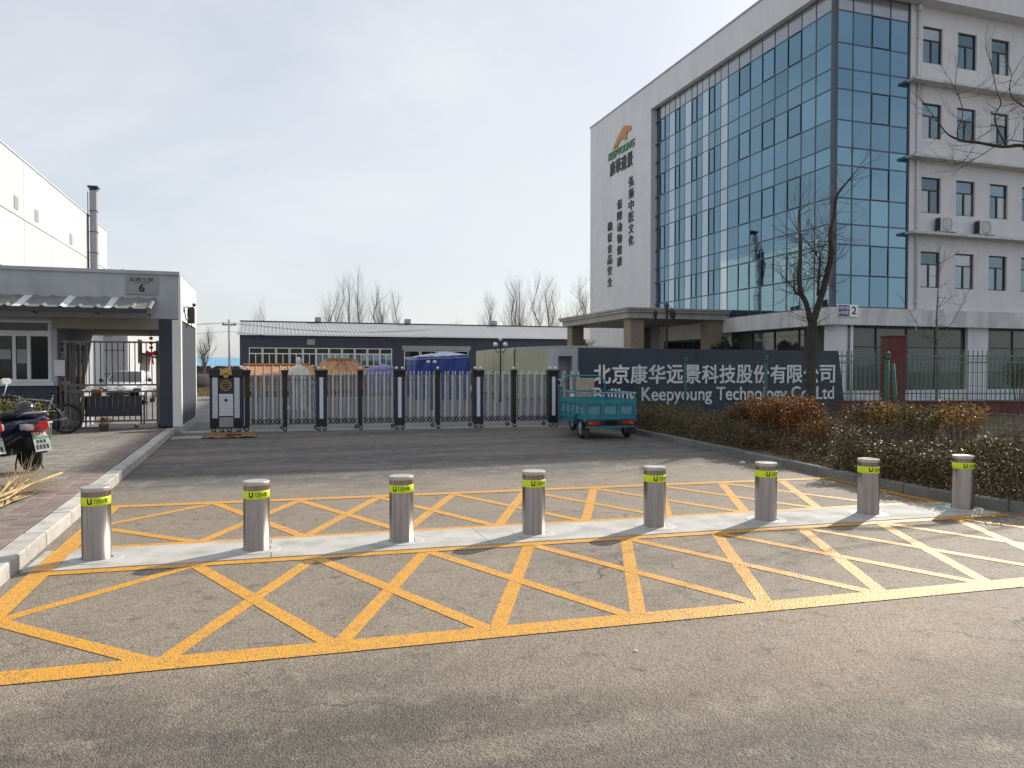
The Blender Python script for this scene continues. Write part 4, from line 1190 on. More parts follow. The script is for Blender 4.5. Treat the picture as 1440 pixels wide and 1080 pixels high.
# passage furniture
tb = thing('steel_counter', 'dark steel counter standing in the gatehouse passage behind the barred gate', 'counter', (-4.1, 23.0, 0.0))
MB().bbox(-.72, .72, -.3, .3, .80, .84, .008).build('counter_top', plate_grey, tb); MB().box(-.70, .70, -.28, -.26, .28, .80).build('apron', counter_blue, tb)
for a in (-.68, .68):
    for b in (-.26, .26): MB().box(a - .02, a + .02, b - .02, b + .02, 0, .80).build('leg', door_grey, tb)
def parcel(x, w, h, m, lab):
    t = thing('parcel', lab, 'box', (x, 22.95, .842)); MB().bbox(-w / 2, w / 2, -.13, .13, 0, h, .006).build('carton', m, t); MB().box(-.02, .02, -.132, .132, h - .001, h + .002).build('tape', tan_board, t)
parcel(-4.55, .24, .18, logo_orange, 'orange carton at the left end of the steel counter in the passage')
parcel(-4.05, .34, .12, tan_board, 'low tan carton in the middle of the steel counter in the passage')
parcel(-3.62, .22, .10, maroon, 'flat dark red carton at the right end of the steel counter in the passage')

# ================================================================== white warehouse and annex behind
WX, WK = -19.0, 19.0 / 12.0
wz = lambda z: 1.6 + (z - 1.6) * WK
wh = thing('white_warehouse', 'tall white panel warehouse behind the gatehouse', 'warehouse', (WX, 40.0, 0))
WE = 64.6 * WK
WP(MB().box(-60, WX - .06, 30.0, WE, 0, wz(12.2)), 'body', door_grey, wh)
ys = [30.0 + i * 8.0 for i in range(9)] + [WE]
zs = [0, 3.6, 9.3, 13.7, wz(12.25)]
for a, b in zip(ys, ys[1:]):
    for c, d in zip(zs, zs[1:]):
        WP(MB().bbox(WX - .06, WX, a + .03, b - .03, c + .03, d - .03, .012), 'wall_panel', bright_panel, wh)
WP(MB().box(-60, WX + .05, 29.9, WE + .1, wz(12.26), wz(12.34)), 'coping', bright_panel, wh)
for y, z in ((42.6, 9.55), (46.0, 9.55), (53.3, 9.5)):
    WP(MB().box(WX, WX + .04, y * WK, y * WK + 1.0, wz(z), wz(z) + 1.0), 'vent_cover', door_grey, wh)
for y in (46.0, 48.9, 52.4):
    y0, w, z0, z1 = y * WK, 2.3, wz(5.6), wz(7.1)
    f = WP(MB().box(WX + .002, WX + .05, y0, y0 + w, z0, z1), 'window', pvc_white, wh)
    for a, b in ((y0 + .1, y0 + w / 2 - .05), (y0 + w / 2 + .05, y0 + w - .1)): pane(f, a, b, z0 + .12, z1 - .12, 'x', dark_glass, sub=True, plane=WX + .05, t=.01)
du = thing('ventilation_duct', 'square grey metal ventilation duct rising up the white warehouse wall', 'duct', (WX + .55, 92.6, 0))
for k in range(9): MB().box(-.34, .34, -.40, .40, .6 + k * 2.3, 2.84 + k * 2.3).build('duct_section', roof_metal, du)
for k in range(1, 10): MB().box(-.39, .39, -.46, .46, .54 + k * 2.3, .6 + k * 2.3).build('flange', frame_dark, du)
MB().box(-.5, .5, -.6, .6, 21.5, 21.7).build('rain_cap', frame_dark, du); MB().box(-.25, .25, -.3, .3, 21.25, 21.5).build('vent_neck', frame_dark, du)
MB().box(-.5, -.44, -.62, -.48, .6, 21.0).build('bracket_rail', frame_dark, du)
an = thing('annex_building', 'low white annex with a grey panel door seen through the gatehouse passage', 'building', (-9.0, 42.0, 0))
WP(MB().box(-11.9, -6.9, 42.0, 62, 0, 5.0), 'wall', bright_panel, an)
d_ = WP(MB().box(-8.0, -7.0, 41.93, 41.998, 0.1, 4.4), 'panel_door', door_grey, an)
for z in (1.3, 2.5, 3.7): MB().box(-7.97, -7.03, 41.915, 41.93, z, z + .03).build('door_seam', frame_dark, d_)
MB().box(-7.98, -7.6, 41.8, 41.93, 3.25, 3.5).build('lamp_box', frame_dark, d_)
for y in (45.0, 52.5):
    f = WP(MB().box(-6.898, -6.86, y, y + 1.2, 1.9, 3.2), 'window', frame_dark, an); pane(f, y + .08, y + 1.12, 1.98, 3.12, 'x', dark_glass, sub=True, plane=-6.865, t=.012)
WP(MB().prism([(-6.898, 46.0, 2.4), (-6.0, 46.0, 2.1), (-6.0, 46.0, 2.2), (-6.898, 46.0, 2.5)], (0, 3.5, 0)), 'door_canopy', navy, an)

# parked white car behind the gate
car = thing('parked_car', 'white car parked nose out in front of the annex, seen through the barred gate', 'car', (-6.15, 35.5, 0.0))
def ring(y, hw, zb, zt, tw): return [(-hw, y, zb), (hw, y, zb), (hw, y, zb + (zt - zb) * .55), (tw, y, zt), (-tw, y, zt), (-hw, y, zb + (zt - zb) * .55)]
MB().loft([ring(-0.02, .72, .32, .62, .6), ring(.12, .84, .22, .80, .7), ring(.9, .88, .2, .96, .72), ring(1.2, .88, .2, 1.0, .74), ring(3.6, .88, .2, 1.0, .74), ring(4.2, .82, .25, .95, .7)]).build('body', car_white, car)
MB().loft([ring(1.05, .74, .95, 1.0, .66), ring(1.75, .72, .95, 1.44, .60), ring(2.2, .72, .95, 1.50, .58), ring(3.2, .72, .95, 1.46, .58), ring(3.9, .72, .95, 1.02, .6)]).build('cabin', car_white, car)
MB().quad((-.66, 1.10, 1.03), (.66, 1.10, 1.03), (.58, 1.70, 1.43), (-.58, 1.70, 1.43)).prism([(-.66, 1.06, 1.03), (.66, 1.06, 1.03), (.56, 1.70, 1.44), (-.56, 1.70, 1.44)], (0, -.02, .02)).build('windscreen', car_glass, car)
for s in (-1, 1):
    MB().loft([[(s * .76, -.03, .60), (s * .50, -.05, .58), (s * .50, -.05, .70), (s * .76, .0, .74)], [(s * .80, .15, .60), (s * .52, .12, .58), (s * .52, .1, .74), (s * .78, .2, .78)]]).build('headlight', car_glass, car)
    MB().loft([[(s * .9, 1.25, 1.0), (s * 1.05, 1.25, 1.0), (s * 1.05, 1.25, 1.14), (s * .9, 1.25, 1.14)], [(s * .9, 1.4, 1.02), (s * 1.02, 1.4, 1.02), (s * 1.02, 1.4, 1.12), (s * .9, 1.4, 1.12)]]).build('mirror', black_plastic, car)
    for y in (.75, 3.35):
        w = MB(); w.lathe([(0.0, -.1), (.2, -.1), (.31, -.09), (.32, 0), (.31, .09), (0, .1)], 20, axis='x', c=(s * .80, y, .32)); w.build('wheel', rubber, car)
MB().box(-.48, .48, -.06, 0, .36, .56).build('grille', black_plastic, car)
# straw mat etc. at the foot of the gate
mb = MB()
N_ = 14
V = []
for j in range(4):
    for i in range(N_ + 1): V.append((-1.44 + 1.12 * i / N_ + rnd.uniform(-.02, .02), 18.05 + 0.50 * j + (-.05 * i / N_) + rnd.uniform(-.03, .03), 0.012 + rnd.uniform(0, .03)))
F = [(j * (N_ + 1) + i, j * (N_ + 1) + i + 1, (j + 1) * (N_ + 1) + i + 1, (j + 1) * (N_ + 1) + i) for j in range(3) for i in range(N_)]
tag(MB().add(V, F, 0, True).build('straw_mat', straw_mat), 'brown straw mat lying flat in front of the gate drive unit', 'mat')
mb = MB().prism([(-2.12, 18.02, .004), (-1.50, 18.14, .004), (-1.46, 18.42, .004), (-1.62, 18.5, .004), (-2.1, 18.42, .004)], (0, 0, .03)); tag(mb.build('plywood_offcut', tan_board), 'pale board offcut lying beside the kerb end at the gatehouse', 'board')
mb = MB().loft([[(-1.0, 18.35, .02), (-.6, 18.36, .02), (-.62, 18.48, .02), (-.98, 18.48, .02)], [(-.95, 18.38, .08), (-.66, 18.38, .07), (-.68, 18.45, .07), (-.93, 18.45, .08)]]); tag(mb.build('brick_fragment', maroon), 'dark red brick fragment lying on the straw mat', 'brick')
# ================================================================== scooters, bicycle, broom and small things on the pavement
def make_scooter():
    t = thing('scooter', '', 'scooter')
    def wheel(y):
        w = MB(); w.torus((0, y, .25), .195, .055, 'x', 28, 8); o = w.build('wheel', rubber, t)
        MB().lathe([(0, -.045), (.06, -.045), (.15, -.02), (.152, .02), (.06, .045), (0, .045)], 20, axis='x', c=(0, y, .25)).build('rim', black_plastic, o)
    wheel(0); wheel(1.28)
    def sec(y, hw, zb, zt, k=.6): return [(-hw * k, y, zb), (hw * k, y, zb), (hw, y, zb + (zt - zb) * .35), (hw * .95, y, zb + (zt - zb) * .75), (hw * .55, y, zt), (-hw * .55, y, zt), (-hw * .95, y, zb + (zt - zb) * .75), (-hw, y, zb + (zt - zb) * .35)]
    MB().loft([sec(-.36, .05, .71, .78), sec(-.30, .10, .62, .80), sec(-.2, .145, .55, .80), (sec(.05, .165, .47, .78)), sec(.3, .17, .36, .74), sec(.5, .15, .30, .70), sec(.58, .13, .28, .5)]).build('rear_fairing', scooter_blue, t)
    MB().loft([sec(-.18, .07, .34, .6), sec(.05, .11, .28, .56), sec(.4, .13, .22, .40), sec(.6, .13, .2, .32)]).build('engine_cover', black_plastic, t)
    MB().loft([sec(-.30, .10, .79, .84), sec(-.1, .14, .78, .87), sec(.2, .145, .76, .88), sec(.45, .12, .72, .86), sec(.52, .10, .70, .80)]).build('seat', black_plastic, t)
    MB().loft([sec(.5, .14, .2, .27), sec(.8, .16, .2, .26), sec(1.0, .15, .22, .32)]).build('floorboard', black_plastic, t)
    MB().loft([sec(.96, .19, .26, .62, .8), sec(1.04, .21, .40, .92, .8), sec(1.08, .17, .62, 1.0, .8)]).build('front_shield', scooter_blue, t)
    MB().loft([sec(1.02, .13, .88, 1.06), sec(1.12, .15, .86, 1.08), sec(1.2, .09, .90, 1.02)]).build('headlamp_housing', scooter_blue, t)
    MB().loft([[(-.08, 1.19, .91), (.08, 1.19, .91), (.07, 1.19, 1.01), (-.07, 1.19, 1.01)], [(-.06, 1.225, .93), (.06, 1.225, .93), (.05, 1.22, .99), (-.05, 1.22, .99)]]).build('headlight', clear_lens, t)
    mb = MB()
    for s in (-1, 1): mb.tube([(s * .085, 1.28, .25), (s * .085, 1.13, .72)], .02, 8)
    mb.build('fork', chrome, t)
    MB().loft([[( -.075, 1.28 + .27 * math.cos(a), .25 + .27 * math.sin(a)), (.075, 1.28 + .27 * math.cos(a), .25 + .27 * math.sin(a)), (.06, 1.28 + .295 * math.cos(a), .25 + .295 * math.sin(a)), (-.06, 1.28 + .295 * math.cos(a), .25 + .295 * math.sin(a))] for a in np.linspace(.2, 2.7, 9)]).build('front_fender', scooter_blue, t)
    mb = MB(); mb.tube([(-.36, .86, 1.02), (-.2, 1.0, 1.04), (0, 1.05, 1.0), (.2, 1.0, 1.04), (.36, .86, 1.02)], .013, 8); mb.tube([(-.37, .85, 1.02), (-.26, .95, 1.035)], .02, 8); mb.tube([(.37, .85, 1.02), (.26, .95, 1.035)], .02, 8)
    mb.build('handlebar', black_plastic, t)
    for s in (-1, 1):
        m = MB(); m.tube([(s * .26, .98, 1.04), (s * .33, 1.0, 1.22)], .007, 6)
        m.loft([[(s * .33 + a * .065, 1.0 + q, 1.26 + b * .045) for a, b in ((-1, -.6), (-.5, -1), (.5, -1), (1, -.6), (1, .6), (.5, 1), (-.5, 1), (-1, .6))] for q in (0, .035)], smooth=False)
        m.build('mirror', scooter_white, t)
    MB().loft([[(s * .0 + a, y, z) for a, z in ((-w, zb), (w, zb), (w * .7, zt), (-w * .7, zt))] for s, w, y, zb, zt in ((1, .13, -.16, .60, .74), (1, .12, -.27, .60, .74), (1, .07, -.37, .63, .74))]).build('tail_light', red_lens, t)
    for s in (-1, 1):
        MB().loft([[(s * w0, y, z0), (s * w1, y, z0 + .01), (s * w1, y, z1), (s * w0, y, z1)] for w0, w1, y, z0, z1 in ((.105, .158, -.08, .61, .70), (.10, .145, -.2, .605, .71), (.09, .125, -.30, .615, .70))]).build('turn_signal', clear_lens, t)
    MB().loft([[(-.09, -.10, .60), (.09, -.10, .60), (.09, -.14, .60), (-.09, -.14, .60)], [(-.085, -.24, .40), (.085, -.24, .40), (.085, -.27, .42), (-.085, -.27, .42)], [(-.07, -.275, .28), (.07, -.275, .28), (.07, -.30, .29), (-.07, -.30, .29)]], smooth=False).build('rear_mudguard', black_plastic, t)
    p = MB().prism([(-.10, -.255, .52), (.10, -.255, .52), (.10, -.22, .60), (-.10, -.22, .60)], (0, -.012, -.004)).build('upper_plate', plate_orange, t)
    mb = MB()
    for k in range(4): mb.prism([(-.08 + k * .042, -.269, .53), (-.05 + k * .042, -.269, .53), (-.05 + k * .042, -.242, .585), (-.08 + k * .042, -.242, .585)], (0, -.002, -.001))
    mb.build('plate_print', scooter_white, p)
    p = MB().prism([(-.11, -.325, .32), (.11, -.325, .32), (.11, -.265, .52), (-.11, -.265, .52)], (0, -.012, -.004)).build('number_plate', plate_white, t)
    mb = MB()
    for r_, (za, zb) in enumerate(((.35, .41), (.43, .475))):
        for k in range(4 - r_):
            xa = -.09 + k * .047 + r_ * .02
            f = lambda z: -.325 + (z - .32) * .3
            mb.prism([(xa, f(za) - .013, za), (xa + .03, f(za) - .013, za), (xa + .03, f(zb) - .013, zb), (xa, f(zb) - .013, zb)], (0, -.002, -.001))
    mb.build('plate_print', black_print, p)
    MB().prism([(-.11, -.272, .49), (.11, -.272, .49), (.11, -.266, .515), (-.11, -.266, .515)], (0, -.0145, -.004)).build('plate_strip', plate_green, p)
    mb = MB(); mb.tube([(-.09, .12, .28), (-.17, .05, .13), (-.19, .02, .005)], .011, 6); mb.tube([(.09, .12, .28), (.17, .05, .13), (.19, .02, .005)], .011, 6); mb.build('stand', black_plastic, t)
    mb = MB(); mb.tube([(-.15, -.02, .80), (-.15, -.25, .86), (0, -.36, .86), (.15, -.25, .86), (.15, -.02, .80)], .011, 7); mb.build('grab_rail', chrome, t)
    return t
sc1 = make_scooter()
sc1.location = (-3.24, 12.08, 0.132); sc1.rotation_euler = (R(0), R(-3), R(46))
sc1['label'] = 'dark blue scooter parked on the pavement with its red tail light and licence plates showing'; sc1['group'] = 'scooters by the gatehouse'
sc2 = copy_tree(sc1)
sc2.location = (-3.70, 11.72, 0.132); sc2.rotation_euler = (0, R(-3), R(48))
sc2['label'] = 'scooter at the very left edge, mostly cut off, only its plates and mirror in view'
hm = thing('helmet', 'black round helmet resting on the tail of the dark blue scooter', 'helmet', (-3.32, 12.15, 1.0))
MB().lathe([(.115, -.06), (.135, -.02), (.13, .04), (.10, .10), (.055, .13), (0, .14)], 22).build('shell', black_gloss, hm)
MB().loft([[(x, -.10 - q, z) for x, z in ((-.10, -.04), (.10, -.04), (.085, .01), (-.085, .01))] for q in (0, .06)]).build('peak', black_plastic, hm)
# bicycle, nose to the left, leaning by the guard room
bk = thing('bicycle', 'silver framed bicycle with black tyres parked before the guard room window', 'bicycle', (-4.38, 18.95, 0.13), R(90))
def bwheel(y):
    o = MB().torus((0, y, .335), .315, .022, 'x', 40, 8).build('tyre', rubber, bk)
    MB().torus((0, y, .335), .288, .010, 'x', 36, 6).build('rim', black_plastic, o)
    mb = MB()
    for k in range(18):
        a = 2 * math.pi * k / 18
        mb.tube([((.02 if k % 2 else -.02), y + .02 * math.cos(a + .5), .335 + .02 * math.sin(a + .5)), (0, y + .285 * math.cos(a), .335 + .285 * math.sin(a))], .0018, 4, cap=False)
    mb.lathe([(0, -.05), (.022, -.05), (.022, .05), (0, .05)], 12, axis='x', c=(0, y, .335)); stuff(mb.build('spokes', chrome, o))
bwheel(0); bwheel(1.08)
mb = MB()
mb.tube([(0, .42, .29), (0, .26, .80)], .018, 8); mb.tube([(0, .42, .29), (0, .93, .70)], .022, 8); mb.tube([(0, .28, .74), (0, .90, .80)], .019, 8); mb.tube([(0, .94, .66), (0, .89, .86)], .022, 8)
for s in (-.06, .06): mb.tube([(0, .29, .72), (s, 0, .335)], .010, 6); mb.tube([(0, .42, .29), (s, 0, .335)], .011, 6)
mb.build('frame', bike_silver, bk)
mb = MB()
for s in (-.055, .055): mb.tube([(0, .94, .68), (s, .95, .64), (s, 1.08, .335)], .013, 6)
mb.build('fork', black_plastic, bk)
MB().loft([[(-.07, .10, .90), (.07, .10, .90), (.06, .10, .94), (-.06, .10, .94)], [(-.06, .2, .90), (.06, .2, .90), (.055, .2, .945), (-.055, .2, .945)], [(-.02, .37, .905), (.02, .37, .905), (.018, .37, .935), (-.018, .37, .935)]]).build('saddle', black_plastic, bk)
mb = MB(); mb.tube([(0, .26, .80), (0, .24, .91)], .013, 7); mb.build('seat_post', chrome, bk)
mb = MB(); mb.tube([(0, .89, .86), (0, .88, .96), (0, .95, .98)], .014, 7); mb.tube([(-.30, .90, 1.0), (-.1, .95, .985), (.1, .95, .985), (.30, .90, 1.0)], .012, 7); mb.build('handlebar', black_plastic, bk)
mb = MB(); mb.lathe([(0.02, -.005), (.09, -.005), (.09, .005), (.02, .005)], 22, axis='x', c=(.05, .42, .29)); mb.bar((.07, .42, .29), (.08, .36, .13), .02, .012); mb.bar((-.07, .42, .29), (-.08, .48, .45), .02, .012); mb.box(.07, .16, .33, .39, .115, .14); mb.box(-.16, -.07, .45, .51, .44, .465)
mb.build('crankset', black_plastic, bk)
MB().lathe([(0, -.02), (.03, -.02), (.03, .0), (0, .01)], 12, axis='y', c=(0, -.36, .42)).build('rear_reflector', red_lens, bk)
mb = MB()
for a in np.linspace(.35, 2.3, 9): pass
mb.loft([[(-.03, .36 * math.cos(a), .335 + .36 * math.sin(a)), (.03, .36 * math.cos(a), .335 + .36 * math.sin(a)), (.025, .367 * math.cos(a), .335 + .367 * math.sin(a)), (-.025, .367 * math.cos(a), .335 + .367 * math.sin(a))] for a in np.linspace(.5, 3.0, 10)]); mb.build('mudguard', black_plastic, bk)
# leaves
def leaf_mesh(name, pts, size, mats, parent=None, seed=1, weights=None, up=0.0, aspect=0.55, loc=None):
    rg = np.random.default_rng(seed); n = len(pts); pts = np.asarray(pts)
    a = rg.normal(size=(n, 3)); a[:, 2] += up; a /= np.linalg.norm(a, axis=1)[:, None]
    b = rg.normal(size=(n, 3)); b -= a * (a * b).sum(1)[:, None]; b /= np.linalg.norm(b, axis=1)[:, None]
    s = (rg.uniform(.6, 1.3, n) * size)[:, None]
    v = np.stack([pts - a * s * .5, pts + b * s * aspect * .5, pts + a * s * .5, pts - b * s * aspect * .5], 1).reshape(-1, 3)
    me = bpy.data.meshes.new(name)
    me.vertices.add(4 * n); me.vertices.foreach_set('co', v.astype(np.float32).ravel())
    me.loops.add(4 * n); me.loops.foreach_set('vertex_index', np.arange(4 * n, dtype=np.int32))
    me.polygons.add(n); me.polygons.foreach_set('loop_start', np.arange(0, 4 * n, 4, dtype=np.int32)); me.polygons.foreach_set('loop_total', np.full(n, 4, dtype=np.int32))
    for m in mats: me.materials.append(m)
    w = weights or [1 / len(mats)] * len(mats)
    me.polygons.foreach_set('material_index', rg.choice(len(mats), n, p=np.array(w) / sum(w)).astype(np.int32))
    me.update(calc_edges=True)
    return link(name, me, parent, loc)
rg = np.random.default_rng(5)
pl = thing('planter_shrub', 'bushy yellow green potted shrub behind the scooter, before the guard room', 'plant', (-5.15, 17.9, 0.13))
MB().lathe([(0, 0), (.26, 0), (.34, .32), (.36, .32), (.36, .36), (.31, .36), (.3, .3), (0, .3)], 20).build('pot', clay, pl)
p = rg.normal(size=(2600, 3)) * (.33, .26, .13) + (0, 0, .56); leaf_mesh('foliage', p, .06, [leaf_green, leaf_olive, leaf_yellow], pl, 3, [.45, .3, .25])
mb = MB()
for k in range(14): a = rnd.uniform(0, 6.3); mb.tube([(0, 0, .28), (.15 * math.cos(a), .15 * math.sin(a), .5), (.3 * math.cos(a), .3 * math.sin(a), .68)], [.008, .006, .003], 5)
mb.build('stem', twig_brown, pl)
bu = thing('bucket', 'white paint bucket with stained print standing behind the scooter', 'bucket', (-4.52, 17.75, 0.13))
MB().lathe([(0, 0), (.135, 0), (.155, .33), (.162, .33), (.162, .36), (.15, .36), (.148, .34), (.13, .02), (0, .02)], 24).build('pail', bucket_white, bu)
mb = MB(); mb.tube([(-.16, 0, .31), (-.13, -.10, .22), (0, -.165, .18), (.13, -.10, .22), (.16, 0, .31)], .004, 5); mb.build('bail_handle', chrome, bu)
po = thing('flower_pot', 'small clay pot with a yellowish plant beside the bicycle wheel', 'plant pot', (-3.72, 19.45, 0.13))
MB().lathe([(0, 0), (.08, 0), (.11, .15), (.115, .15), (.115, .17), (.10, .17), (.09, .13), (0, .13)], 18).build('pot', clay, po)
p = rg.normal(size=(300, 3)) * (.07, .06, .045) + (0, 0, .24); leaf_mesh('foliage', p, .045, [leaf_yellow, leaf_green, leaf_gold], po, 4)
# broom
br = thing('broom', 'large bamboo twig broom lying on the pavers beside the kerb', 'broom', (-2.74, 8.75, 0.135), R(-1))
mb = MB()
for k in range(46):
    a = rnd.uniform(0, 6.28); q = rnd.uniform(0, 1) ** .5 * .06
    x0, z0 = q * math.cos(a), .065 + q * math.sin(a)
    L = rnd.uniform(.75, 1.25); mb.tube([(x0, rnd.uniform(-.12, .05), z0), (x0 * 1.4, .4, z0), (x0 * 2.6 + rnd.uniform(-.05, .05), L, max(.02, z0 + (z0 - .05) * 1.5 + rnd.uniform(-.02, .05)))], [.011, .008, .004], 5)
mb.build('cane_bundle', bamboo, br)
mb = MB()
for k in range(300):
    x0, z0 = rnd.uniform(-.09, .09), rnd.uniform(.03, .13); y0 = rnd.uniform(.45, 1.0)
    dx, dz = rnd.gauss(-.02, .13), rnd.gauss(.03, .09); L = rnd.uniform(.4, .9)
    p1 = (x0 + dx * .5, y0 + L * .5, max(.01, z0 + dz * .45)); p2 = (x0 + dx * 1.15 + rnd.uniform(-.05, .05), y0 + L, max(.01, z0 + dz * 1.4))
    mb.tube([(x0, y0, z0), p1, p2], [.003, .0022, .0012], 3, cap=False)
    if k % 2: mb.tube([p1, (p1[0] + rnd.uniform(-.12, .12), p1[1] + .2, p1[2] + rnd.uniform(.02, .14))], [.002, .001], 3, cap=False)
stuff(mb.build('bristle', twig_tan, br))
MB().tube([(.04, .05, .13), (.10, 2.25, .10)], [.021, .017], 9).build('handle', bamboo, br)
mb = MB()
for y in (.12, .3): mb.torus((0, y, .07), .072, .008, 'y', 18, 5)
mb.build('binding', twig_brown, br)

# ================================================================== cargo tricycle
tk = thing('cargo_tricycle', 'blue green cargo tricycle with an open flatbed, parked before the sign wall', 'tricycle', (7.30, 15.5, 0.0), R(-3))
def tw(x, y, r=.255, w=.055):
    o = MB().torus((x, y, r), r - w, w, 'x', 30, 8).build('wheel', rubber, tk)
    MB().lathe([(0, -.05), (.05, -.05), (.06, -.015), (r - w - .03, -.02), (r - w + .008, -.04), (r - w + .008, .04), (r - w - .03, .02), (.06, .015), (.05, .05), (0, .05)], 22, axis='x', c=(x, y, r)).build('rim', door_grey, o)
tw(-.56, 0); tw(.56, 0); tw(0, 2.12, .235, .05)
MB().box(-.58, .58, -.33, 1.30, .42, .45).build('bed_floor', trike_teal, tk)
def ribbed(face, a0, a1, fixed, z0, z1, n, name, flip):
    mb = MB()
    def B(u0, u1, d0, d1, c0, c1):
        if face == 'x': mb.box(min(fixed + flip * d0, fixed + flip * d1), max(fixed + flip * d0, fixed + flip * d1), u0, u1, c0, c1)
        else: mb.box(u0, u1, min(fixed + flip * d0, fixed + flip * d1), max(fixed + flip * d0, fixed + flip * d1), c0, c1)
    B(a0, a1, 0, -.012, z0, z1)
    B(a0, a1, .018, 0, z1 - .10, z1 - .02); B(a0, a1, .018, 0, z0, z0 + .06); B(a0, a0 + .05, .016, 0, z0 + .06, z1 - .10); B(a1 - .05, a1, .016, 0, z0 + .06, z1 - .10)
    for k in range(1, n): u = a0 + (a1 - a0) * k / n; B(u - .028, u + .028, .016, 0, z0 + .06, z1 - .10)
    o = mb.build(name, trike_teal, tk)
    for k in range(n):
        mb = MB()
        u0, u1 = a0 + (a1 - a0) * k / n + .06, a0 + (a1 - a0) * (k + 1) / n - .06
        if face == 'x': mb.box(min(fixed, fixed + flip * .007), max(fixed, fixed + flip * .007), u0, u1, z0 + .12, z1 - .17)
        else: mb.box(u0, u1, min(fixed, fixed + flip * .007), max(fixed, fixed + flip * .007), z0 + .12, z1 - .17)
        mb.build('embossed_field', trike_worn, o)
ribbed('x', -.33, 1.28, -.60, .45, .90, 5, 'side_panel', -1)
ribbed('x', -.33, 1.28, .60, .45, .90, 5, 'side_panel', 1)
ribbed('y', -.585, .585, -.35, .45, .90, 3, 'tailgate', -1)
mb = MB(); mb.box(-.58, .58, 1.29, 1.31, .45, .90); mb.build('headboard', trike_teal, tk)
for x in (-.60, .60):
    for y in (-.35, 1.29): MB().box(x - .028, x + .028, y - .028, y + .028, .40, .92).build('corner_post', trike_teal, tk)
mb = MB()
for x in (-.60, .60): mb.tube([(x, -.35, .92), (x, -.35, 1.0), (x, -.28, 1.045), (x, .5, 1.05), (x, 1.2, 1.05), (x, 1.28, 1.0), (x, 1.29, .92)], .017, 8)
mb.tube([(-.60, -.35, .95), (-.595, -.352, 1.02), (-.54, -.355, 1.05), (.54, -.355, 1.05), (.595, -.352, 1.02), (.60, -.35, .95)], .017, 8)
for x in (-.2, .2): mb.tube([(x, -.355, .9), (x, -.355, 1.05)], .008, 6)
mb.build('side_rail', trike_worn, tk)
mb = MB(); mb.tube([(-.56, 1.33, .5), (-.56, 1.33, 1.22), (-.5, 1.33, 1.36), (-.38, 1.33, 1.42), (.38, 1.33, 1.42), (.5, 1.33, 1.36), (.56, 1.33, 1.22), (.56, 1.33, .5)], .02, 8); mb.tube([(-.56, 1.33, 1.05), (.56, 1.33, 1.05)], .014, 7); mb.build('roll_bar', trike_teal, tk)
MB().bbox(-.17, .30, 1.37, 1.43, .72, 1.36, .02).build('seat_back', tan_board, tk)
MB().bbox(-.28, .38, 1.40, 1.82, .58, .70, .03).build('seat', black_plastic, tk)
MB().box(-.30, .36, 1.38, 1.80, .30, .575).build('battery_box', trike_teal, tk)
mb = MB(); mb.box(-.58, -.50, -.34, 1.32, .36, .42); mb.box(.50, .58, -.34, 1.32, .36, .42); mb.box(-.60, .60, -.40, -.345, .265, .305); mb.box(-.06, .06, 1.3, 2.0, .28, .34); mb.tube([(-.5, 0, .255), (.5, 0, .255)], .03, 8)
mb.tube([(0, 1.95, .34), (0, 2.02, .6), (0, 1.9, .95)], .028, 8)
mb.build('chassis', trike_teal, tk)
bar_ = MB().box(-.60, .60, -.385, -.352, .31, .43).build('light_bar', black_plastic, tk)
for s in (-1, 1):
    c = MB().bbox(min(s * .27, s * .57), max(s * .27, s * .57), -.405, -.386, .325, .415, .006).build('tail_light', red_lens, tk)
    MB().bbox(min(s * .44, s * .54), max(s * .44, s * .54), -.411, -.405, .345, .395, .003).build('turn_signal', amber_lens, c)
MB().box(-.14, .14, -.395, -.386, .315, .425).build('number_plate', black_gloss, tk)
for s in (-1, 1):
    MB().loft([[(s * .47, .31 * math.cos(a), .255 + .31 * math.sin(a)), (s * .66, .31 * math.cos(a), .255 + .31 * math.sin(a)), (s * .66, .325 * math.cos(a), .255 + .325 * math.sin(a)), (s * .47, .325 * math.cos(a), .255 + .325 * math.sin(a))] for a in np.linspace(.2, 1.2, 5)]).build('mudguard', trike_teal, tk)
    MB().prism([(s * .47, -.30, .10), (s * .66, -.30, .10), (s * .66, -.26, .40), (s * .47, -.26, .40)], (0, .008, 0)).build('mud_flap', black_plastic, tk)
    m = MB(); m.tube([(s * .3, 1.9, 1.02), (s * .45, 1.95, 1.2)], .006, 5); m.bbox(s * .45 - .06, s * .45 + .06, 1.94, 1.97, 1.18, 1.30, .008); m.build('mirror', black_plastic, tk)
mb = MB()
for s in (-1, 1): mb.tube([(s * .06, 2.12, .235), (s * .06, 2.0, .72)], .018, 7)
mb.build('fork', chrome, tk)
mb = MB(); mb.tube([(-.36, 1.78, 1.02), (-.2, 1.9, 1.03), (0, 1.94, .98), (.2, 1.9, 1.03), (.36, 1.78, 1.02)], .013, 7); mb.build('handlebar', black_plastic, tk)
MB().lathe([(0, -.06), (.07, -.05), (.085, .05), (.08, .07), (0, .08)], 18, axis='y', c=(0, 2.05, .86)).build('headlamp', clear_lens, tk)
MB().loft([[(-.06, 2.12 + .28 * math.cos(a), .235 + .28 * math.sin(a)), (.06, 2.12 + .28 * math.cos(a), .235 + .28 * math.sin(a)), (.06, 2.12 + .29 * math.cos(a), .235 + .29 * math.sin(a)), (-.06, 2.12 + .29 * math.cos(a), .235 + .29 * math.sin(a))] for a in np.linspace(.3, 2.7, 9)]).build('front_mudguard', trike_teal, tk)
tagm = MB().box(-.045, .045, 0, .004, 0, .18)
tag(tagm.build('paper_tag', lamp_white, None, (7.58, 18.955, 1.12)), 'small white paper notice hanging on the right end of the sliding gate', 'notice')
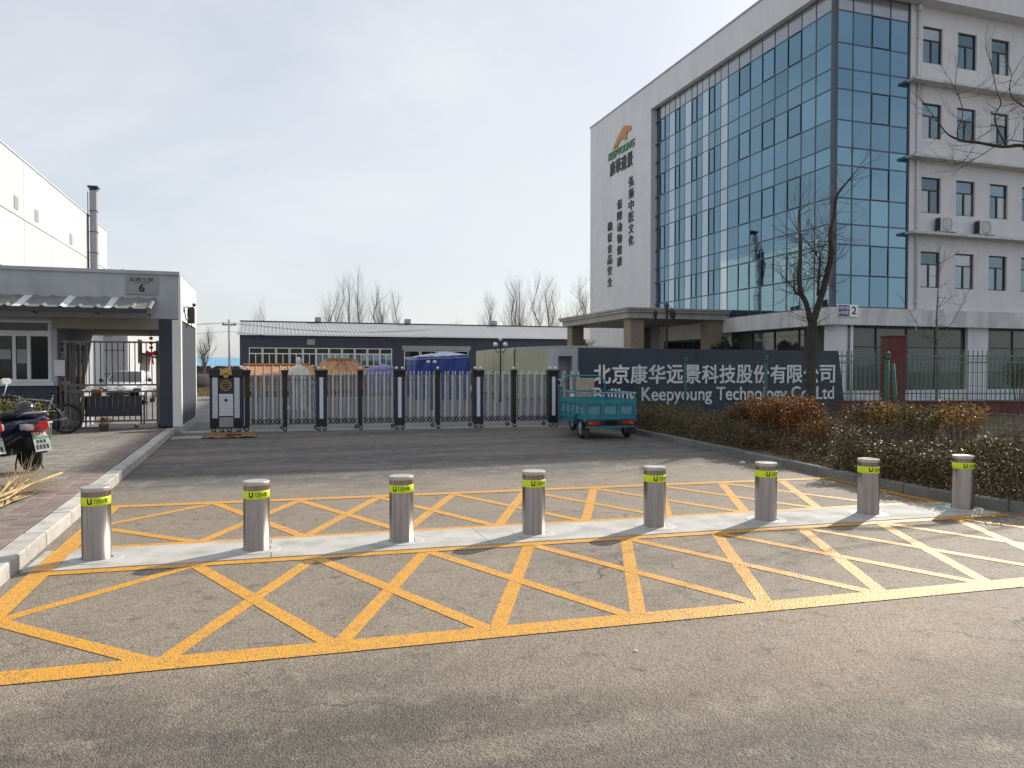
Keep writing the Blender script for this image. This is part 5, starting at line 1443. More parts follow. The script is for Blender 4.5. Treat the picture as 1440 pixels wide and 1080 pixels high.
# ================================================================== bare trees
CR, CF = Vector((math.cos(R(18.1)), -math.sin(R(18.1)), 0)), Vector((math.sin(R(18.1)), math.cos(R(18.1)), 0))
def spray(mb, p, d, L, r, depth, rg_, spread=.6, up=.25, kids=3, n=4, m=0):
    """a twig that bends and forks"""
    pts = [Vector(p)]; dd = Vector(d).normalized(); k = 4 if depth > 0 else 3
    for i in range(k):
        dd = (dd + Vector((rg_.gauss(0, .16), rg_.gauss(0, .16), rg_.gauss(up * .35, .12)))).normalized()
        pts.append(pts[-1] + dd * L / k)
    mb.tube(pts, [r * (1 - .75 * i / k) for i in range(k + 1)], n if depth > 0 else 3, m, True, False)
    if depth > 0:
        for j in range(kids):
            q = rg_.uniform(.25, 1.0); i = min(k - 1, int(q * k)); f = q * k - i
            pp = pts[i].lerp(pts[i + 1], min(1, f))
            d2 = (pts[i + 1] - pts[i]).normalized()
            side = Vector((rg_.gauss(0, 1), rg_.gauss(0, 1), rg_.gauss(.3, .7))).normalized()
            spray(mb, pp, (d2 + side * spread * rg_.uniform(.7, 1.4)).normalized(), L * rg_.uniform(.4, .7), r * (1 - .7 * q) * .7, depth - 1, rg_, spread, up, kids, n, m)
def smooth_path(P, n=4):
    P = [Vector(p) for p in P]; out = []
    for i in range(len(P) - 1):
        p0, p1, p2, p3 = P[max(0, i - 1)], P[i], P[i + 1], P[min(len(P) - 1, i + 2)]
        for k in range(n):
            t = k / n
            out.append(0.5 * ((2 * p1) + (p2 - p0) * t + (2 * p0 - 5 * p1 + 4 * p2 - p3) * t * t + (3 * p1 - p0 - 3 * p2 + p3) * t ** 3))
    out.append(P[-1]); return out
def limb_tree(name, label, base, limbs, twig_sets, seed, bm=bark):
    """limbs: list of (name, [(right, up, depth)...], r0, r1)"""
    rg_ = random.Random(seed)
    t = thing(name, label, 'tree', base)
    tw_ = MB()
    for nm, P, r0, r1 in limbs:
        pts = smooth_path([CR * a + Vector((0, 0, b)) + CF * c for a, b, c in P])
        n = len(pts); mb = MB()
        rs = [(r0 + (r1 - r0) * i / (n - 1)) * rg_.uniform(.88, 1.1) * .74 for i in range(n)]
        mb.tube(pts, rs, 9)
        mb.build(nm, bm, t)
        cnt, L, r, dep, lo = twig_sets.get(nm, (0, 0, 0, 0, 0))
        for k in range(cnt):
            q = rg_.uniform(lo, 1); i = min(n - 2, int(q * (n - 1)))
            d = Vector((rg_.gauss(0, 1), rg_.gauss(0, 1), rg_.gauss(.35, .6))).normalized()
            spray(tw_, pts[i], d, L * rg_.uniform(.5, 1.3), r, dep, rg_)
        if cnt and nm != 'trunk':
            for k in range(3): spray(tw_, pts[-1], (pts[-1] - pts[-2]).normalized() + Vector((rg_.gauss(0, .35), rg_.gauss(0, .35), .2)), L * 1.1, r, dep, rg_)
    tw_.build('crown', twig_brown if bm is bark else bm, t)
    return t
S = 55.3
def px(x, y, c=0.0): return ((x - 1142) / S, 1.6 + (518 - y) / S, c)
limb_tree('bare_tree', 'bare pollarded tree with forked trunk standing before the sign wall and glass corner', (13.07, 15.5, 0.08), [
    ('trunk', [(0.02, 0, 0), (0.0, .5, 0), (-.02, 1.4, 0), (0.0, 2.3, 0), (0.03, 2.85, 0)], .19, .155),
    ('limb', [px(1140, 455), px(1134, 432), px(1126, 415), px(1124, 395), px(1127, 365, .1), px(1128, 340, .15), px(1127, 312, .2), px(1128, 297, .2)], .11, .03),
    ('limb', [px(1145, 452), px(1155, 420), px(1163, 390), px(1166, 360, -.1), px(1163, 335, -.15), px(1168, 312, -.15), px(1170, 285, -.2), px(1182, 268, -.2), px(1192, 256, -.2)], .125, .022),
    ('limb', [px(1157, 412), px(1168, 385, .1), px(1171, 352, .2), px(1175, 325, .25)], .075, .04),
    ('limb', [px(1150, 420), px(1149, 395, -.1), px(1150, 365, -.15)], .05, .03),
    ('limb', [px(1128, 420), px(1118, 418, -.1), px(1112, 411, -.2)], .045, .03),
    ('limb', [px(1150, 372, -.1), px(1133, 355, -.3), px(1110, 335, -.5)], .022, .01)],
    {'trunk': (10, .6, .009, 1, .75), 'limb': (26, .8, .008, 2, .1)}, 3)
limb_tree('sapling_tree', 'thin bare sapling in front of the ground floor windows of the office wing', (22.4, 20.2, 0.05), [
    ('trunk', [(0, 0, 0), (.03, 1.5, 0), (-.03, 3.0, 0), (.02, 4.4, 0), (.04, 5.85, 0)], .065, .012),
    ('limb', [(0, 2.3, 0), (-.5, 3.0, .2), (-.95, 3.7, .2)], .022, .008), ('limb', [(0, 2.5, 0), (.5, 3.2, -.1), (.8, 3.9, -.2)], .022, .008)],
    {'trunk': (30, .9, .009, 2, .25), 'limb': (6, .6, .007, 1, .2)}, 8, bark_pale)
S2 = 74.0
def p2(x, y, c=0.0): return ((x - 1600) / S2, 1.6 + (518 - y) / S2, c)
limb_tree('roadside_tree', 'bare roadside tree at the right edge, its long branch crossing the office windows', (15.05, 9.6, 0.0), [
    ('trunk', [(0, 0, 0), (.05, 1.5, 0), (0, 3.0, 0), (-.05, 4.6, 0), (0, 6.6, 0)], .2, .09),
    ('limb', [p2(1598, 300), p2(1540, 245), p2(1470, 214), p2(1436, 214), p2(1400, 208), p2(1378, 205), p2(1360, 197), p2(1346, 180), p2(1332, 162)], .06, .008),
    ('limb', [p2(1374, 205), p2(1373, 190), p2(1380, 172), p2(1376, 150), p2(1369, 136)], .016, .007),
    ('limb', [p2(1440, 212), p2(1428, 190), p2(1424, 172), p2(1432, 155), p2(1426, 138), p2(1420, 110)], .022, .008),
    ('limb', [p2(1600, 250), p2(1520, 190), p2(1450, 150), p2(1446, 118)], .03, .008),
    ('limb', [p2(1600, 320), p2(1470, 208), p2(1395, 232), p2(1372, 238)], .016, .006),
    ('limb', [p2(1602, 200), p2(1660, 120, .5), p2(1700, 20, .8)], .06, .015), ('limb', [p2(1600, 180), p2(1580, 80, -.6), p2(1600, -30, -1)], .06, .015)],
    {'limb': (9, .55, .0065, 2, .25)}, 5)
def poplar(x, y, h, seed, label):
    rg_ = random.Random(seed); t = thing('poplar_tree', label, 'tree', (x, y, 0), 0, 'bare poplars beyond the shed')
    pts = [Vector((rg_.gauss(0, .12) * i, 0, h * i / 6)) for i in range(7)]
    MB().tube(pts, [.16 * (1 - .88 * i / 6) for i in range(7)], 6).build('trunk', bark_pale, t)
    mb = MB()
    for k in range(44):
        q = rg_.uniform(.18, .97); i = min(5, int(q * 6)); p = pts[i].lerp(pts[i + 1], q * 6 - i)
        a = rg_.uniform(0, 6.28); sp = rg_.uniform(.22, .5)
        spray(mb, p, (math.cos(a) * sp, math.sin(a) * sp, 1), h * .34 * (1.15 - q) + .8, .032 * (1.2 - q), 2, rg_, .35, .4, 3, 3)
    mb.build('crown', bark_pale, t)
POP = [(8.3, 12.9, 'leftmost'), (9.6, 14.6, ''), (11.4, 15.2, ''), (12.6, 15.4, ''), (14.6, 14.0, ''), (16.3, 13.6, ''), (17.2, 12.8, ''), (32.6, 12.6, ''), (33.8, 13.2, ''), (36.3, 15.0, ''), (37.4, 15.4, ''), (39.0, 16.3, ''), (40.0, 16.5, ''), (43.6, 16.4, ''),
       (45.2, 16.2, ''), (46.6, 14.2, ''), (49.6, 16.8, ''), (50.6, 15.4, '')]
pl_lab = ['outermost left of the bare poplars above the shed roof', 'tall twin bare poplar second from the left above the shed roof', 'bare poplar under the highest point of the left grove, left of its tallest tree', 'tallest bare poplar of the left grove above the shed roof',
          'slim bare poplar right of the tallest one in the left grove', 'spreading bare poplar near the right end of the left grove', 'small bare poplar closing the left grove on its right',
          'low broad bare poplar starting the right grove above the shed', 'thin bare poplar second in the right grove above the shed', 'forked bare poplar left of the middle of the right grove', 'straight bare poplar left of the twin stems in the right grove',
          'bare poplar with leaning stem at the middle of the right grove', 'tallest bare poplar at the middle of the right grove', 'bare poplar just left of the entrance canopy corner', 'bare poplar rising above the left canopy corner', 'thin low bare poplar over the canopy roof',
          'bare poplar beside the white end wall of the office', 'bare poplar half hidden by the office end wall']
for i, ((x, h, _), lab) in enumerate(zip(POP, pl_lab)): poplar(x, 110 + (i % 3) * 3, h, 20 + i, lab)
poplar(27.2, 112, 8.6, 61, 'small bare tree tip alone above the middle of the shed roof')
poplar(-1.0, 112, 10.4, 62, 'small bare tree tip above the left part of the shed roof')
poplar(-7.0, 88, 5.6, 63, 'low bare tree behind the utility pole left of the shed')
poplar(-11.0, 95, 5.2, 64, 'low bushy bare tree above the blue roof at far left')

# ================================================================== planting: hedges and shrubs
def volume_pts(n, f, rg_): return np.array([f(rg_) for _ in range(n)])
def hedge(label, y0, y1, w, h, n, size, seed, off_=.22, wts=(.5, .35, .15)):
    rg_ = random.Random(seed); t = thing('hedge', label, 'hedge', (kerb_x((y0 + y1) / 2) + off_ + w / 2, (y0 + y1) / 2, .08))
    def f(q):
        y = q.uniform(y0, y1); k = q.random()
        bump_ = .8 + .15 * math.sin(y * 2.3 + seed) + .11 * math.sin(y * 5.1) + .07 * math.sin(y * 11.7)
        if k < .45: x, z = q.uniform(0, w), h * bump_ * q.uniform(.82, 1.05)
        elif k < .82: x, z = q.uniform(-.05, .18) + (.06 * math.sin(y * 7)), h * bump_ * (q.random() ** .8)
        else: x, z = q.uniform(0, w), h * bump_ * q.uniform(.15, .9)
        return (kerb_x(y) + off_ + x + q.gauss(0, .03), y, .1 + z + q.gauss(0, .03))
    P = volume_pts(n, f, rg_) - np.array(t.location)
    leaf_mesh('foliage', P, size, [leaf_green, leaf_olive, leaf_brown], t, seed, list(wts), .3)
    mb = MB()
    for k in range(int((y1 - y0) * 34)):
        y = rg_.uniform(y0, y1); x = kerb_x(y) + off_ + rg_.uniform(.05, w)
        p = Vector((x, y, .08)) - t.location
        spray(mb, p, (rg_.gauss(0, .25), rg_.gauss(0, .25), 1), h * rg_.uniform(.8, 1.25), .007, 1, rg_, .5, .2, 3, 3)
    mb.build('stem', twig_brown, t)
hedge('long low olive green hedge behind the kerb, right of the cargo tricycle', 10.9, 17.6, 1.15, .58, 25000, .040, 11, .15, (.38, .38, .24))
hedge('dense dark green hedge behind the kerb at the right end of the bollards', 5.5, 8.9, 1.25, .60, 23000, .042, 12, .12, (.36, .34, .3))
hedge_thin = hedge('sparse low brown hedge of bare stems between the green hedges', 8.9, 10.9, .9, .42, 3600, .035, 13, .35, (.2, .3, .5))
def shrub(x, y, h, w, label, mats, wts, n, seed, size=.04, zlo=.5):
    rg_ = random.Random(seed); t = thing('shrub', label, 'shrub', (x, y, .09))
    mb = MB(); tips = []
    for k in range(26):
        a = rg_.uniform(0, 6.28); q = rg_.uniform(0, 1) ** .5
        b = Vector((math.cos(a) * q * .12, math.sin(a) * q * .12, 0)); e = Vector((math.cos(a) * q * w, math.sin(a) * q * w, h * rg_.uniform(.8, 1)))
        mid = b.lerp(e, .5) + Vector((rg_.gauss(0, .03), rg_.gauss(0, .03), .04)); mb.tube([b, mid, e], [.009, .006, .002], 4, cap=False)
        for j in range(5): 
            s = mid.lerp(e, rg_.random()); spray(mb, s, Vector((rg_.gauss(0, .5), rg_.gauss(0, .5), 1)), .22 * h, .003, 1, rg_, .5, .2, 2, 3)
        tips.append((mid, e))
    mb.build('stem', twig_brown, t)
    P = []
    for k in range(n):
        m_, e = rg_.choice(tips); q = rg_.uniform(0, 1) ** .6; s = m_.lerp(e, q) + Vector((rg_.gauss(0, .055), rg_.gauss(0, .055), rg_.gauss(0, .05)))
        if s.z < zlo * h * rg_.uniform(.7, 1): continue
        P.append(s[:])
    leaf_mesh('crown', np.array(P), size, mats, t, seed, wts, .4)
RM, RW = [leaf_russet, leaf_rust, leaf_brown, leaf_gold], [.42, .34, .2, .04]
shrub(8.75, 12.1, .86, .42, 'dull russet shrub, first of the brown group right of the olive hedge', [leaf_rust, leaf_olive, leaf_green], [.4, .35, .25], 4200, 31, .038)
shrub(8.85, 11.45, .98, .46, 'rust coloured shrub in the middle of the group below the sign letters', RM, RW, 6200, 32, .038)
shrub(8.9, 10.75, 1.0, .48, 'bright rusty shrub below the last letters of the sign, beside the tree trunk', RM, RW, 6400, 33, .038)
shrub(8.75, 10.15, .66, .3, 'small amber shrub low at the right foot of the rust group', [leaf_russet, leaf_yellow, leaf_olive], [.5, .2, .3], 1800, 34, .036)
shrub(9.1, 9.62, .94, .3, 'thin brown shrub left of the green fence post', [leaf_brown, leaf_rust, leaf_olive], [.5, .2, .3], 1900, 35, .036)
shrub(9.25, 9.15, .98, .34, 'pale gold topped shrub beside the green fence post', [leaf_gold, leaf_yellow, leaf_olive], [.5, .3, .2], 2600, 36, .04, .72)
shrub(9.4, 8.75, .92, .3, 'olive green shrub in front of the red fence pillar', [leaf_olive, leaf_green, leaf_yellow], [.5, .25, .25], 2600, 37, .036, .55)
shrub(9.55, 8.2, 1.0, .36, 'gold topped shrub with bare legs in front of the red fence wall', [leaf_gold, leaf_yellow], [.65, .35], 2000, 38, .042, .8)
shrub(10.4, 7.7, .62, .5, 'low leafless grey brown shrub behind the dark green hedge', [leaf_brown, leaf_olive], [.7, .3], 500, 39, .03)
shrub(22.9, 33.8, 3.0, .8, 'dark evergreen shrub beside the entrance canopy of the office', [leaf_dark, leaf_green], [.8, .2], 9000, 40, .12, .1)
shrub(25.6, 19.6, 1.9, .7, 'dark twiggy shrub behind the steel fence near the right edge', [leaf_dark, leaf_brown], [.5, .5], 1500, 41, .06, .2)
# leaf litter and dry grass on the bed
def litter_f(q):
    y = q.uniform(5.6, 18.4); x = kerb_x(y) + .15 + abs(q.gauss(0, 1.2)); return (x, y, .11 + q.uniform(0, .05))
P = volume_pts(14000, litter_f, random.Random(4)); stuff(leaf_mesh('leaf_litter', P, .045, [leaf_brown, dry_grass, twig_tan], None, 6, [.5, .3, .2], 0))
def tuft(q):
    x = q.uniform(9.2, 22); y = q.uniform(6.5, 18 - .3 * max(0, x - 12)); return (x, y, .10 + q.random() ** 1.4 * .34)
P = volume_pts(22000, tuft, random.Random(9)); stuff(leaf_mesh('dry_grass', P, .11, [dry_grass, leaf_brown, twig_tan], None, 7, [.5, .25, .25], 1.6, .09))

# ================================================================== fences on the right
wf = thing('wire_fence', 'green wire mesh fence on green posts running behind the hedge', 'fence', (10.0, 13.0, .08))
py = [19.7, 16.45, 13.25, 10.0, 6.75, 3.6]
for y in py:
    mb = MB(); mb.tube([(0, y - 13.0, 0), (0, y - 13.0, 1.66)], .032, 10); mb.tube([(0, y - 13.0, 1.66), (.02, y - 13.0, 1.76)], [.032, .03], 8); mb.lathe([(0.038, 0), (.038, .03), (0, .045)], 10, c=(.02, y - 13, 1.76)); mb.build('fence_post', fence_green, wf)
for a, b in zip(py, py[1:]):
    mb = MB(); y0, y1 = b - 13 + .03, a - 13 - .03
    for k in range(9): z = .06 + k * .2; mb.box(-.003, .003, y0, y1, z - .003, z + .003)
    n = int((y1 - y0) / .075)
    for k in range(n): y = y0 + (y1 - y0) * (k + .5) / n; mb.box(-.002, .002, y - .002, y + .002, .03, 1.68)
    stuff(mb.build('wire_panel', fence_green, wf))
sfa = math.atan2(-.311, .95)
sf = thing('steel_fence', 'teal grey steel picket fence on a low red wall with a red pillar', 'fence', (16.5, 18.6, 0.0), sfa)
MB().bbox(-.6, 1.61, 0, .24, 0, .55, .01).build('base_wall', red_brick, sf); MB().bbox(2.19, 17, 0, .24, 0, .55, .01).build('base_wall', red_brick, sf)
MB().box(-.6, 1.60, -.02, .26, .553, .60).build('wall_coping', red_brick, sf); MB().box(2.20, 17, -.02, .26, .553, .60).build('wall_coping', red_brick, sf)
mb = MB().bbox(1.62, 2.18, -.12, .36, 0, 2.56, .012); mb.bbox(1.60, 2.20, -.14, .38, 2.562, 2.61, .012)
mb.build('pillar', red_brick, sf)
pk = MB().box(-.011, .011, -.011, .011, .60, 2.12).loft([[(-.011, -.011, 2.12), (.011, -.011, 2.12), (.011, .011, 2.12), (-.011, .011, 2.12)], [(-.002, -.002, 2.18), (.002, -.002, 2.18), (.002, .002, 2.18), (-.002, .002, 2.18)]]).mesh('picket', fence_steel)
x = -.55
while x < 16.9:
    if not 1.55 < x < 2.25: link('picket', pk, sf, (x, .12, 0))
    x += .145
for a, b in ((-.6, 1.61), (2.19, 17)):
    for z in (.82, 1.78, 1.98): MB().box(a, b, .09, .15, z - .02, z + .02).build('rail', fence_steel, sf)
gp = thing('fence_brace', 'leaning green steel post bracing the wire fence in front of the red pillar', 'post', (10.02, 9.72, .08))
MB().tube([(0, 0, 0), (-.02, .16, 1.6)], .028, 8).build('strut', fence_green, gp)
MB().lathe([(0, 0), (.07, 0), (.07, .015), (0, .015)], 12).build('foot_plate', fence_green, gp)

# ================================================================== lamp posts, pole
def lamp_post(x, y, h, label, heads, s=1.0, globe_=False):
    t = thing('lamp_post', label, 'street lamp', (x, y, 0), 0, None)
    MB().lathe([(0, 0), (.13 * s, 0), (.13 * s, .12), (.07 * s, .5), (.05 * s, .6), (.042 * s, h * .5), (.05 * s, h * .52), (.035 * s, h - .55), (.05 * s, h - .5), (.03 * s, h - .3)], 12).build('column', lamp_iron, t)
    pts = [(0, 0, h - .28)] + [(math.cos(2 * math.pi * k / (heads - 1) + .4) * .42 * s, math.sin(2 * math.pi * k / (heads - 1) + .4) * .42 * s, h - .55) for k in range(heads - 1)]
    for i, p in enumerate(pts):
        if i:
            MB().tube([(0, 0, h - .75), (p[0] * .6, p[1] * .6, h - .85), (p[0], p[1], h - .72), (p[0], p[1], p[2])], .014 * s, 6).build('arm', lamp_iron, t)
        if globe_:
            MB().lathe([(.03 * s, 0), (.10 * s, .05 * s), (.13 * s, .13 * s), (.10 * s, .21 * s), (0, .26 * s)], 12, c=p).build('globe', lamp_white, t)
        else:
            hd = MB().lathe([(.03, 0), (.075, .03), (.115, .22), (.11, .24)], 6, c=p, smooth=False).build('lantern_glass', shop_glass, t)
            MB().lathe([(.14, .235), (.13, .26), (.05, .36), (.015, .38), (.012, .44), (0, .45)], 6, c=p, smooth=False).build('lantern_cap', lamp_iron, hd)
            MB().lathe([(0, -.04), (.05, -.02), (.08, .03), (.076, .04)], 6, c=p, smooth=False).build('lantern_base', lamp_iron, hd)
lamp_post(16.1, 28.0, 4.3, 'black lantern lamp post in front of the entrance canopy', 4, 1.15)
lamp_post(10.5, 33.9, 3.2, 'globe lamp post in front of the translucent tent', 5, .8, True)
lamp_post(5.9, 28.0, 2.35, 'short lamp post in front of the blue tarpaulin stack', 5, .42, True)
up_ = thing('utility_pole', 'concrete utility pole with crossarm and wires left of the shed', 'utility pole', (-2.94, 60, 0))
MB().tube([(0, 0, 0), (0, 0, 5.3)], [.12, .08], 10).build('pole', plaster_grey, up_)
mb = MB(); mb.box(-.5, .5, -.04, .04, 4.85, 4.95)
for x in (-.4, 0, .4): mb.lathe([(0, 0), (.04, .02), (.03, .12), (0, .14)], 8, c=(x, 0, 4.95))
mb.build('crossarm', frame_dark, up_)
mb = MB()
for x, z in ((-.4, 5.07), (.4, 5.07), (0, 4.4)):
    mb.tube([(x - 26 * k / 8 , -4 * k / 8, z - .9 * (1 - (1 - k / 4) ** 2) * .9 + k * .05) for k in range(9)], .012, 4)
    mb.tube([(x + 18 * k / 8, 10 * k / 8, z - .5 * (1 - (1 - k / 4) ** 2) + k * .04) for k in range(9)], .012, 4)
mb.build('wire', frame_dark, up_)

# ================================================================== yard: shed, huts, tarps, tent, statue
sh = thing('long_shed', 'long dark grey metal shed with a silver ribbed roof across the yard', 'shed', (-2.56, 70, 0))
SX1 = 46.0
wins = [(-1.79 + k * 1.162, -1.79 + k * 1.162 + 1.12, 1.8, 3.46) for k in range(11)]
wins2 = [(12.1 + k * 1.6, 12.1 + k * 1.6 + 1.5, 1.2, 3.3) for k in range(4)]
mb = MB(); facade(mb, 'y', 70, -2.56, SX1, 0, 4.72, wins + wins2, .15); mb.box(-2.5, SX1, 70.3, 84, 0, 4.6)
WP(mb, 'wall', shed_wall, sh)
mb = MB(); mb.add([(-2.56, 70, 0), (-2.56, 84, 0), (-2.56, 84, 4.72), (-2.56, 77, 6.15), (-2.56, 70, 4.72)], [(0, 4, 3, 2, 1)]); WP(mb, 'gable', shed_wall, sh)
for k in range(48):
    x0 = -2.75 + k * 1.0
    mb = MB(); P = []
    for i in range(6):
        u = x0 + i / 5; hgt = .045 if i in (0, 5) else 0.0
        P.append((u, hgt))
    ribs = []
    for r_ in range(3):
        a = x0 + r_ * .333
        ribs += [(a, .03), (a + .05, .03), (a + .08, 0), (a + .305, 0)]
    ribs.append((x0 + .999, .028))
    for (ua, ha), (ub, hb) in zip(ribs, ribs[1:]):
        mb.quad((ua, 69.6, 4.62 + ha), (ub, 69.6, 4.62 + hb), (ub, 77, 6.2 + hb), (ua, 77, 6.2 + ha)); mb.quad((ua, 84.4, 4.62 + ha), (ua, 77, 6.2 + ha), (ub, 77, 6.2 + hb), (ub, 84.4, 4.62 + hb))
    WP(mb, 'roof_sheet', roof_metal, sh)
WP(MB().box(-2.8, SX1 - .8, 69.55, 69.66, 4.56, 4.70), 'gutter', lamp_white, sh); WP(MB().box(-2.8, SX1 - .8, 76.8, 77.2, 6.21, 6.28), 'ridge_cap', frame_dark, sh)
for x in (4.6, 13.67, 23.06): WP(MB().bbox(x - .3, x + .3, 76.6, 77.3, 6.28, 6.75, .05), 'roof_vent', door_grey, sh)
for i, (a, b, c, d) in enumerate(wins + wins2):
    mb = MB(); zt = c + (d - c) * .68; xm = (a + b) / 2
    for u0, u1, z0, z1 in ((a, b, c, c + .06), (a, b, d - .06, d), (a, a + .06, c + .06, d - .06), (b - .06, b, c + .06, d - .06), (a + .06, b - .06, zt - .04, zt + .04), (xm - .03, xm + .03, c + .06, zt - .04)): mb.box(u0, u1, 69.98, 70.1, z0, z1)
    f = WP(mb, 'window', lamp_white, sh); gl = win_glass if i > 4 else dark_glass
    pane(f, a + .06, xm - .03, c + .06, zt - .04, 'y', gl, sub=True, plane=70.07); pane(f, xm + .03, b - .06, c + .06, zt - .04, 'y', gl, sub=True, plane=70.07); pane(f, a + .06, b - .06, zt + .04, d - .06, 'y', dark_glass, sub=True, plane=70.07)
WP(MB().box(3.2, 3.9, 69.93, 69.998, 3.75, 4.25), 'vent_cover', door_grey, sh)
WP(MB().box(11.9, 18.6, 69.9, 69.995, 3.34, 3.75), 'shutter_box', door_grey, sh)
# orange tile roofed huts
def hut(x0, x1, y, zw, zr, label, hip):
    t = thing('tiled_hut', label, 'hut', (x0, y, 0)); L = x1 - x0
    MB().box(0, L, .3, 3.2, .42, zw).build('wall', ochre_wall, t); MB().box(-.03, L + .03, .27, 3.23, 0, .42).build('base', maroon, t)
    n = max(3, round(L / .62))
    for k in range(n + 1): MB().box(L * k / n - .07, L * k / n + .07, .18, .3, .0, zw).build('column', logo_orange, t)
    n = max(4, round(L / .36))
    for k in range(n):
        a, b = -.25 + (L + .5) * k / n, -.25 + (L + .5) * (k + 1) / n - .03
        ia, ib = (max(a, hip - .25 + .0), min(b, L - hip + .25)) if hip else (a, b)
        m = lambda u: u + (hip if u < L / 2 else -hip) * (1 if hip and (u < hip or u > L - hip) else 0)
        mb = MB().prism([(a, -.1, zw - .05), (b, -.1, zw - .05), (m(b), 1.7, zr), (m(a), 1.7, zr)], (0, 0, .05)); mb.prism([(a, 3.5, zw - .05), (m(a), 1.7, zr), (m(b), 1.7, zr), (b, 3.5, zw - .05)], (0, 0, .05))
        mb.prism([(b - .02, -.1, zw + .0), (b + .05, -.1, zw + .0), (m(b) + .05, 1.7, zr + .05), (m(b) - .02, 1.7, zr + .05)], (0, 0, .04)); mb.build('roof_tile_strip', orange_tile, t)
    MB().box(-.1 + hip, L + .1 - hip, 1.6, 1.8, zr + .05, zr + .15).build('ridge', orange_tile, t)
hut(-1.25, 1.95, 40, 1.18, 1.72, 'long low orange tiled hut behind the left half of the sliding gate', 0.0)
hut(2.35, 4.95, 40.5, 1.25, 2.02, 'taller orange tiled hut with a hipped roof, right of the statue', 0.7)
st = thing('stone_statue', 'pale stone statue of a robed figure on a pedestal behind the gate', 'statue', (1.05, 30.0, 0))
def el(cx, cy, z, a, b, n=18): return [(cx + a * math.cos(2 * math.pi * k / n), cy + b * math.sin(2 * math.pi * k / n), z) for k in range(n)]
bd = MB(); bd.loft([el(0, 0, .56, .24, .22), el(0, 0, .7, .25, .22), el(0, 0, 1.0, .235, .2), el(0, 0, 1.25, .24, .19), el(0, 0, 1.5, .27, .18), el(0, 0, 1.64, .25, .16), el(0, 0, 1.71, .15, .12), el(0, -.01, 1.75, .075, .075), el(0, -.02, 1.80, .085, .09), el(0, -.02, 1.88, .105, .115), el(0, -.01, 1.96, .10, .11), el(0, 0, 2.02, .06, .07), el(0, 0, 2.05, .03, .03)])
for s in (-1, 1):
    bd.tube([(s * .24, 0, 1.58), (s * .31, -.03, 1.38), (s * .27, -.14, 1.2), (s * .07, -.24, 1.24)], [.085, .09, .085, .05], 9)
    bd.tube([(s * .27, -.14, 1.2), (s * .24, -.17, .95), (s * .2, -.14, .8)], [.08, .06, .02], 8)
bd.build('figure', stone_white, st)
mb = MB(); mb.lathe([(0, .50), (.34, .50), (.36, .54), (.30, .57), (0, .57)], 20); mb.bbox(-.33, .33, -.33, .33, .08, .50, .02); mb.bbox(-.42, .42, -.42, .42, 0, .08, .01); mb.build('pedestal', stone_white, st)
gv = thing('stone_lantern', 'small grey stone post beside the statue pedestal', 'post', (1.55, 30.2, 0)); MB().lathe([(0, 0), (.16, 0), (.16, .1), (.09, .18), (.09, .5), (.17, .58), (.17, .7), (.12, .72), (.12, .9), (.2, .95), (.05, 1.12), (0, 1.15)], 14).build('shaft', plaster_grey, gv)
def tarp(name, x0, x1, y0, y1, z1, label, mats, seed):
    rg_ = np.random.default_rng(seed); t = thing(name, label, 'tarpaulin', ((x0 + x1) / 2, (y0 + y1) / 2, 0))
    w, d = (x1 - x0) / 2, (y1 - y0) / 2; rings = []
    per = []
    for k in range(11): per.append((-1 + .2 * k, -1))
    for k in range(1, 11): per.append((1, -1 + .2 * k))
    for k in range(1, 11): per.append((1 - .2 * k, 1))
    for k in range(1, 10): per.append((-1, 1 - .2 * k))
    fold = [1 + .022 * math.sin(i * 2.1 + seed) + rg_.normal() * .012 for i in range(len(per))]
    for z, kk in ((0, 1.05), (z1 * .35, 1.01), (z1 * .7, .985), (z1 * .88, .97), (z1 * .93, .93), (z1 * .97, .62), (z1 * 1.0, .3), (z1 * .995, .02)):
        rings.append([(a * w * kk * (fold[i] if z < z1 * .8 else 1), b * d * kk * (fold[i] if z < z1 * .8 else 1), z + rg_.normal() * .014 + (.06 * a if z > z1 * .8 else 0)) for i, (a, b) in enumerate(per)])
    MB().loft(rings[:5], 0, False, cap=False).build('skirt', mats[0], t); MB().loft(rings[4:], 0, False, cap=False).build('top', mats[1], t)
    mb = MB()
    for f in (.35, .65): mb.tube([(p[0] * 1.012, p[1] * 1.012, p[2]) for p in rings[3] + [rings[3][0]]] if f < .5 else [(p[0] * 1.012, p[1] * 1.012, p[2]) for p in rings[1] + [rings[1][0]]], .015, 5)
    mb.build('rope', tarp_pale, t)
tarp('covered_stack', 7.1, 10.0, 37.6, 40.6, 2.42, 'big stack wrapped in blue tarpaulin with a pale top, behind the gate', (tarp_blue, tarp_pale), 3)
tarp('covered_stack', 4.9, 6.3, 39.4, 40.6, 1.78, 'smaller violet covered stack right of the taller orange hut', (tarp_violet, tarp_violet), 8)
tn = thing('storage_tent', 'translucent pale yellow storage tent on a steel frame in the yard', 'tent', (11.9, 36.0, 0))
TX, TY = 7.4, 7.3
def TZ(x): return 2.62
mb = MB()
for y in np.linspace(0, TY, 5):
    for x in (0, TX): mb.box(x - .03, x + .03, y - .03, y + .03, 0, 2.6)
    for k in range(6):
        a, b = TX * k / 6, TX * (k + 1) / 6
        mb.bar((a, y, 2.62 + 0.12 * math.sin(math.pi * k / 6)), (b, y, 2.62 + 0.12 * math.sin(math.pi * (k + 1) / 6)), .05, .05)
for x in np.linspace(0, TX, 7): mb.box(x - .025, x + .025, -.03, .03, 0, 2.6)
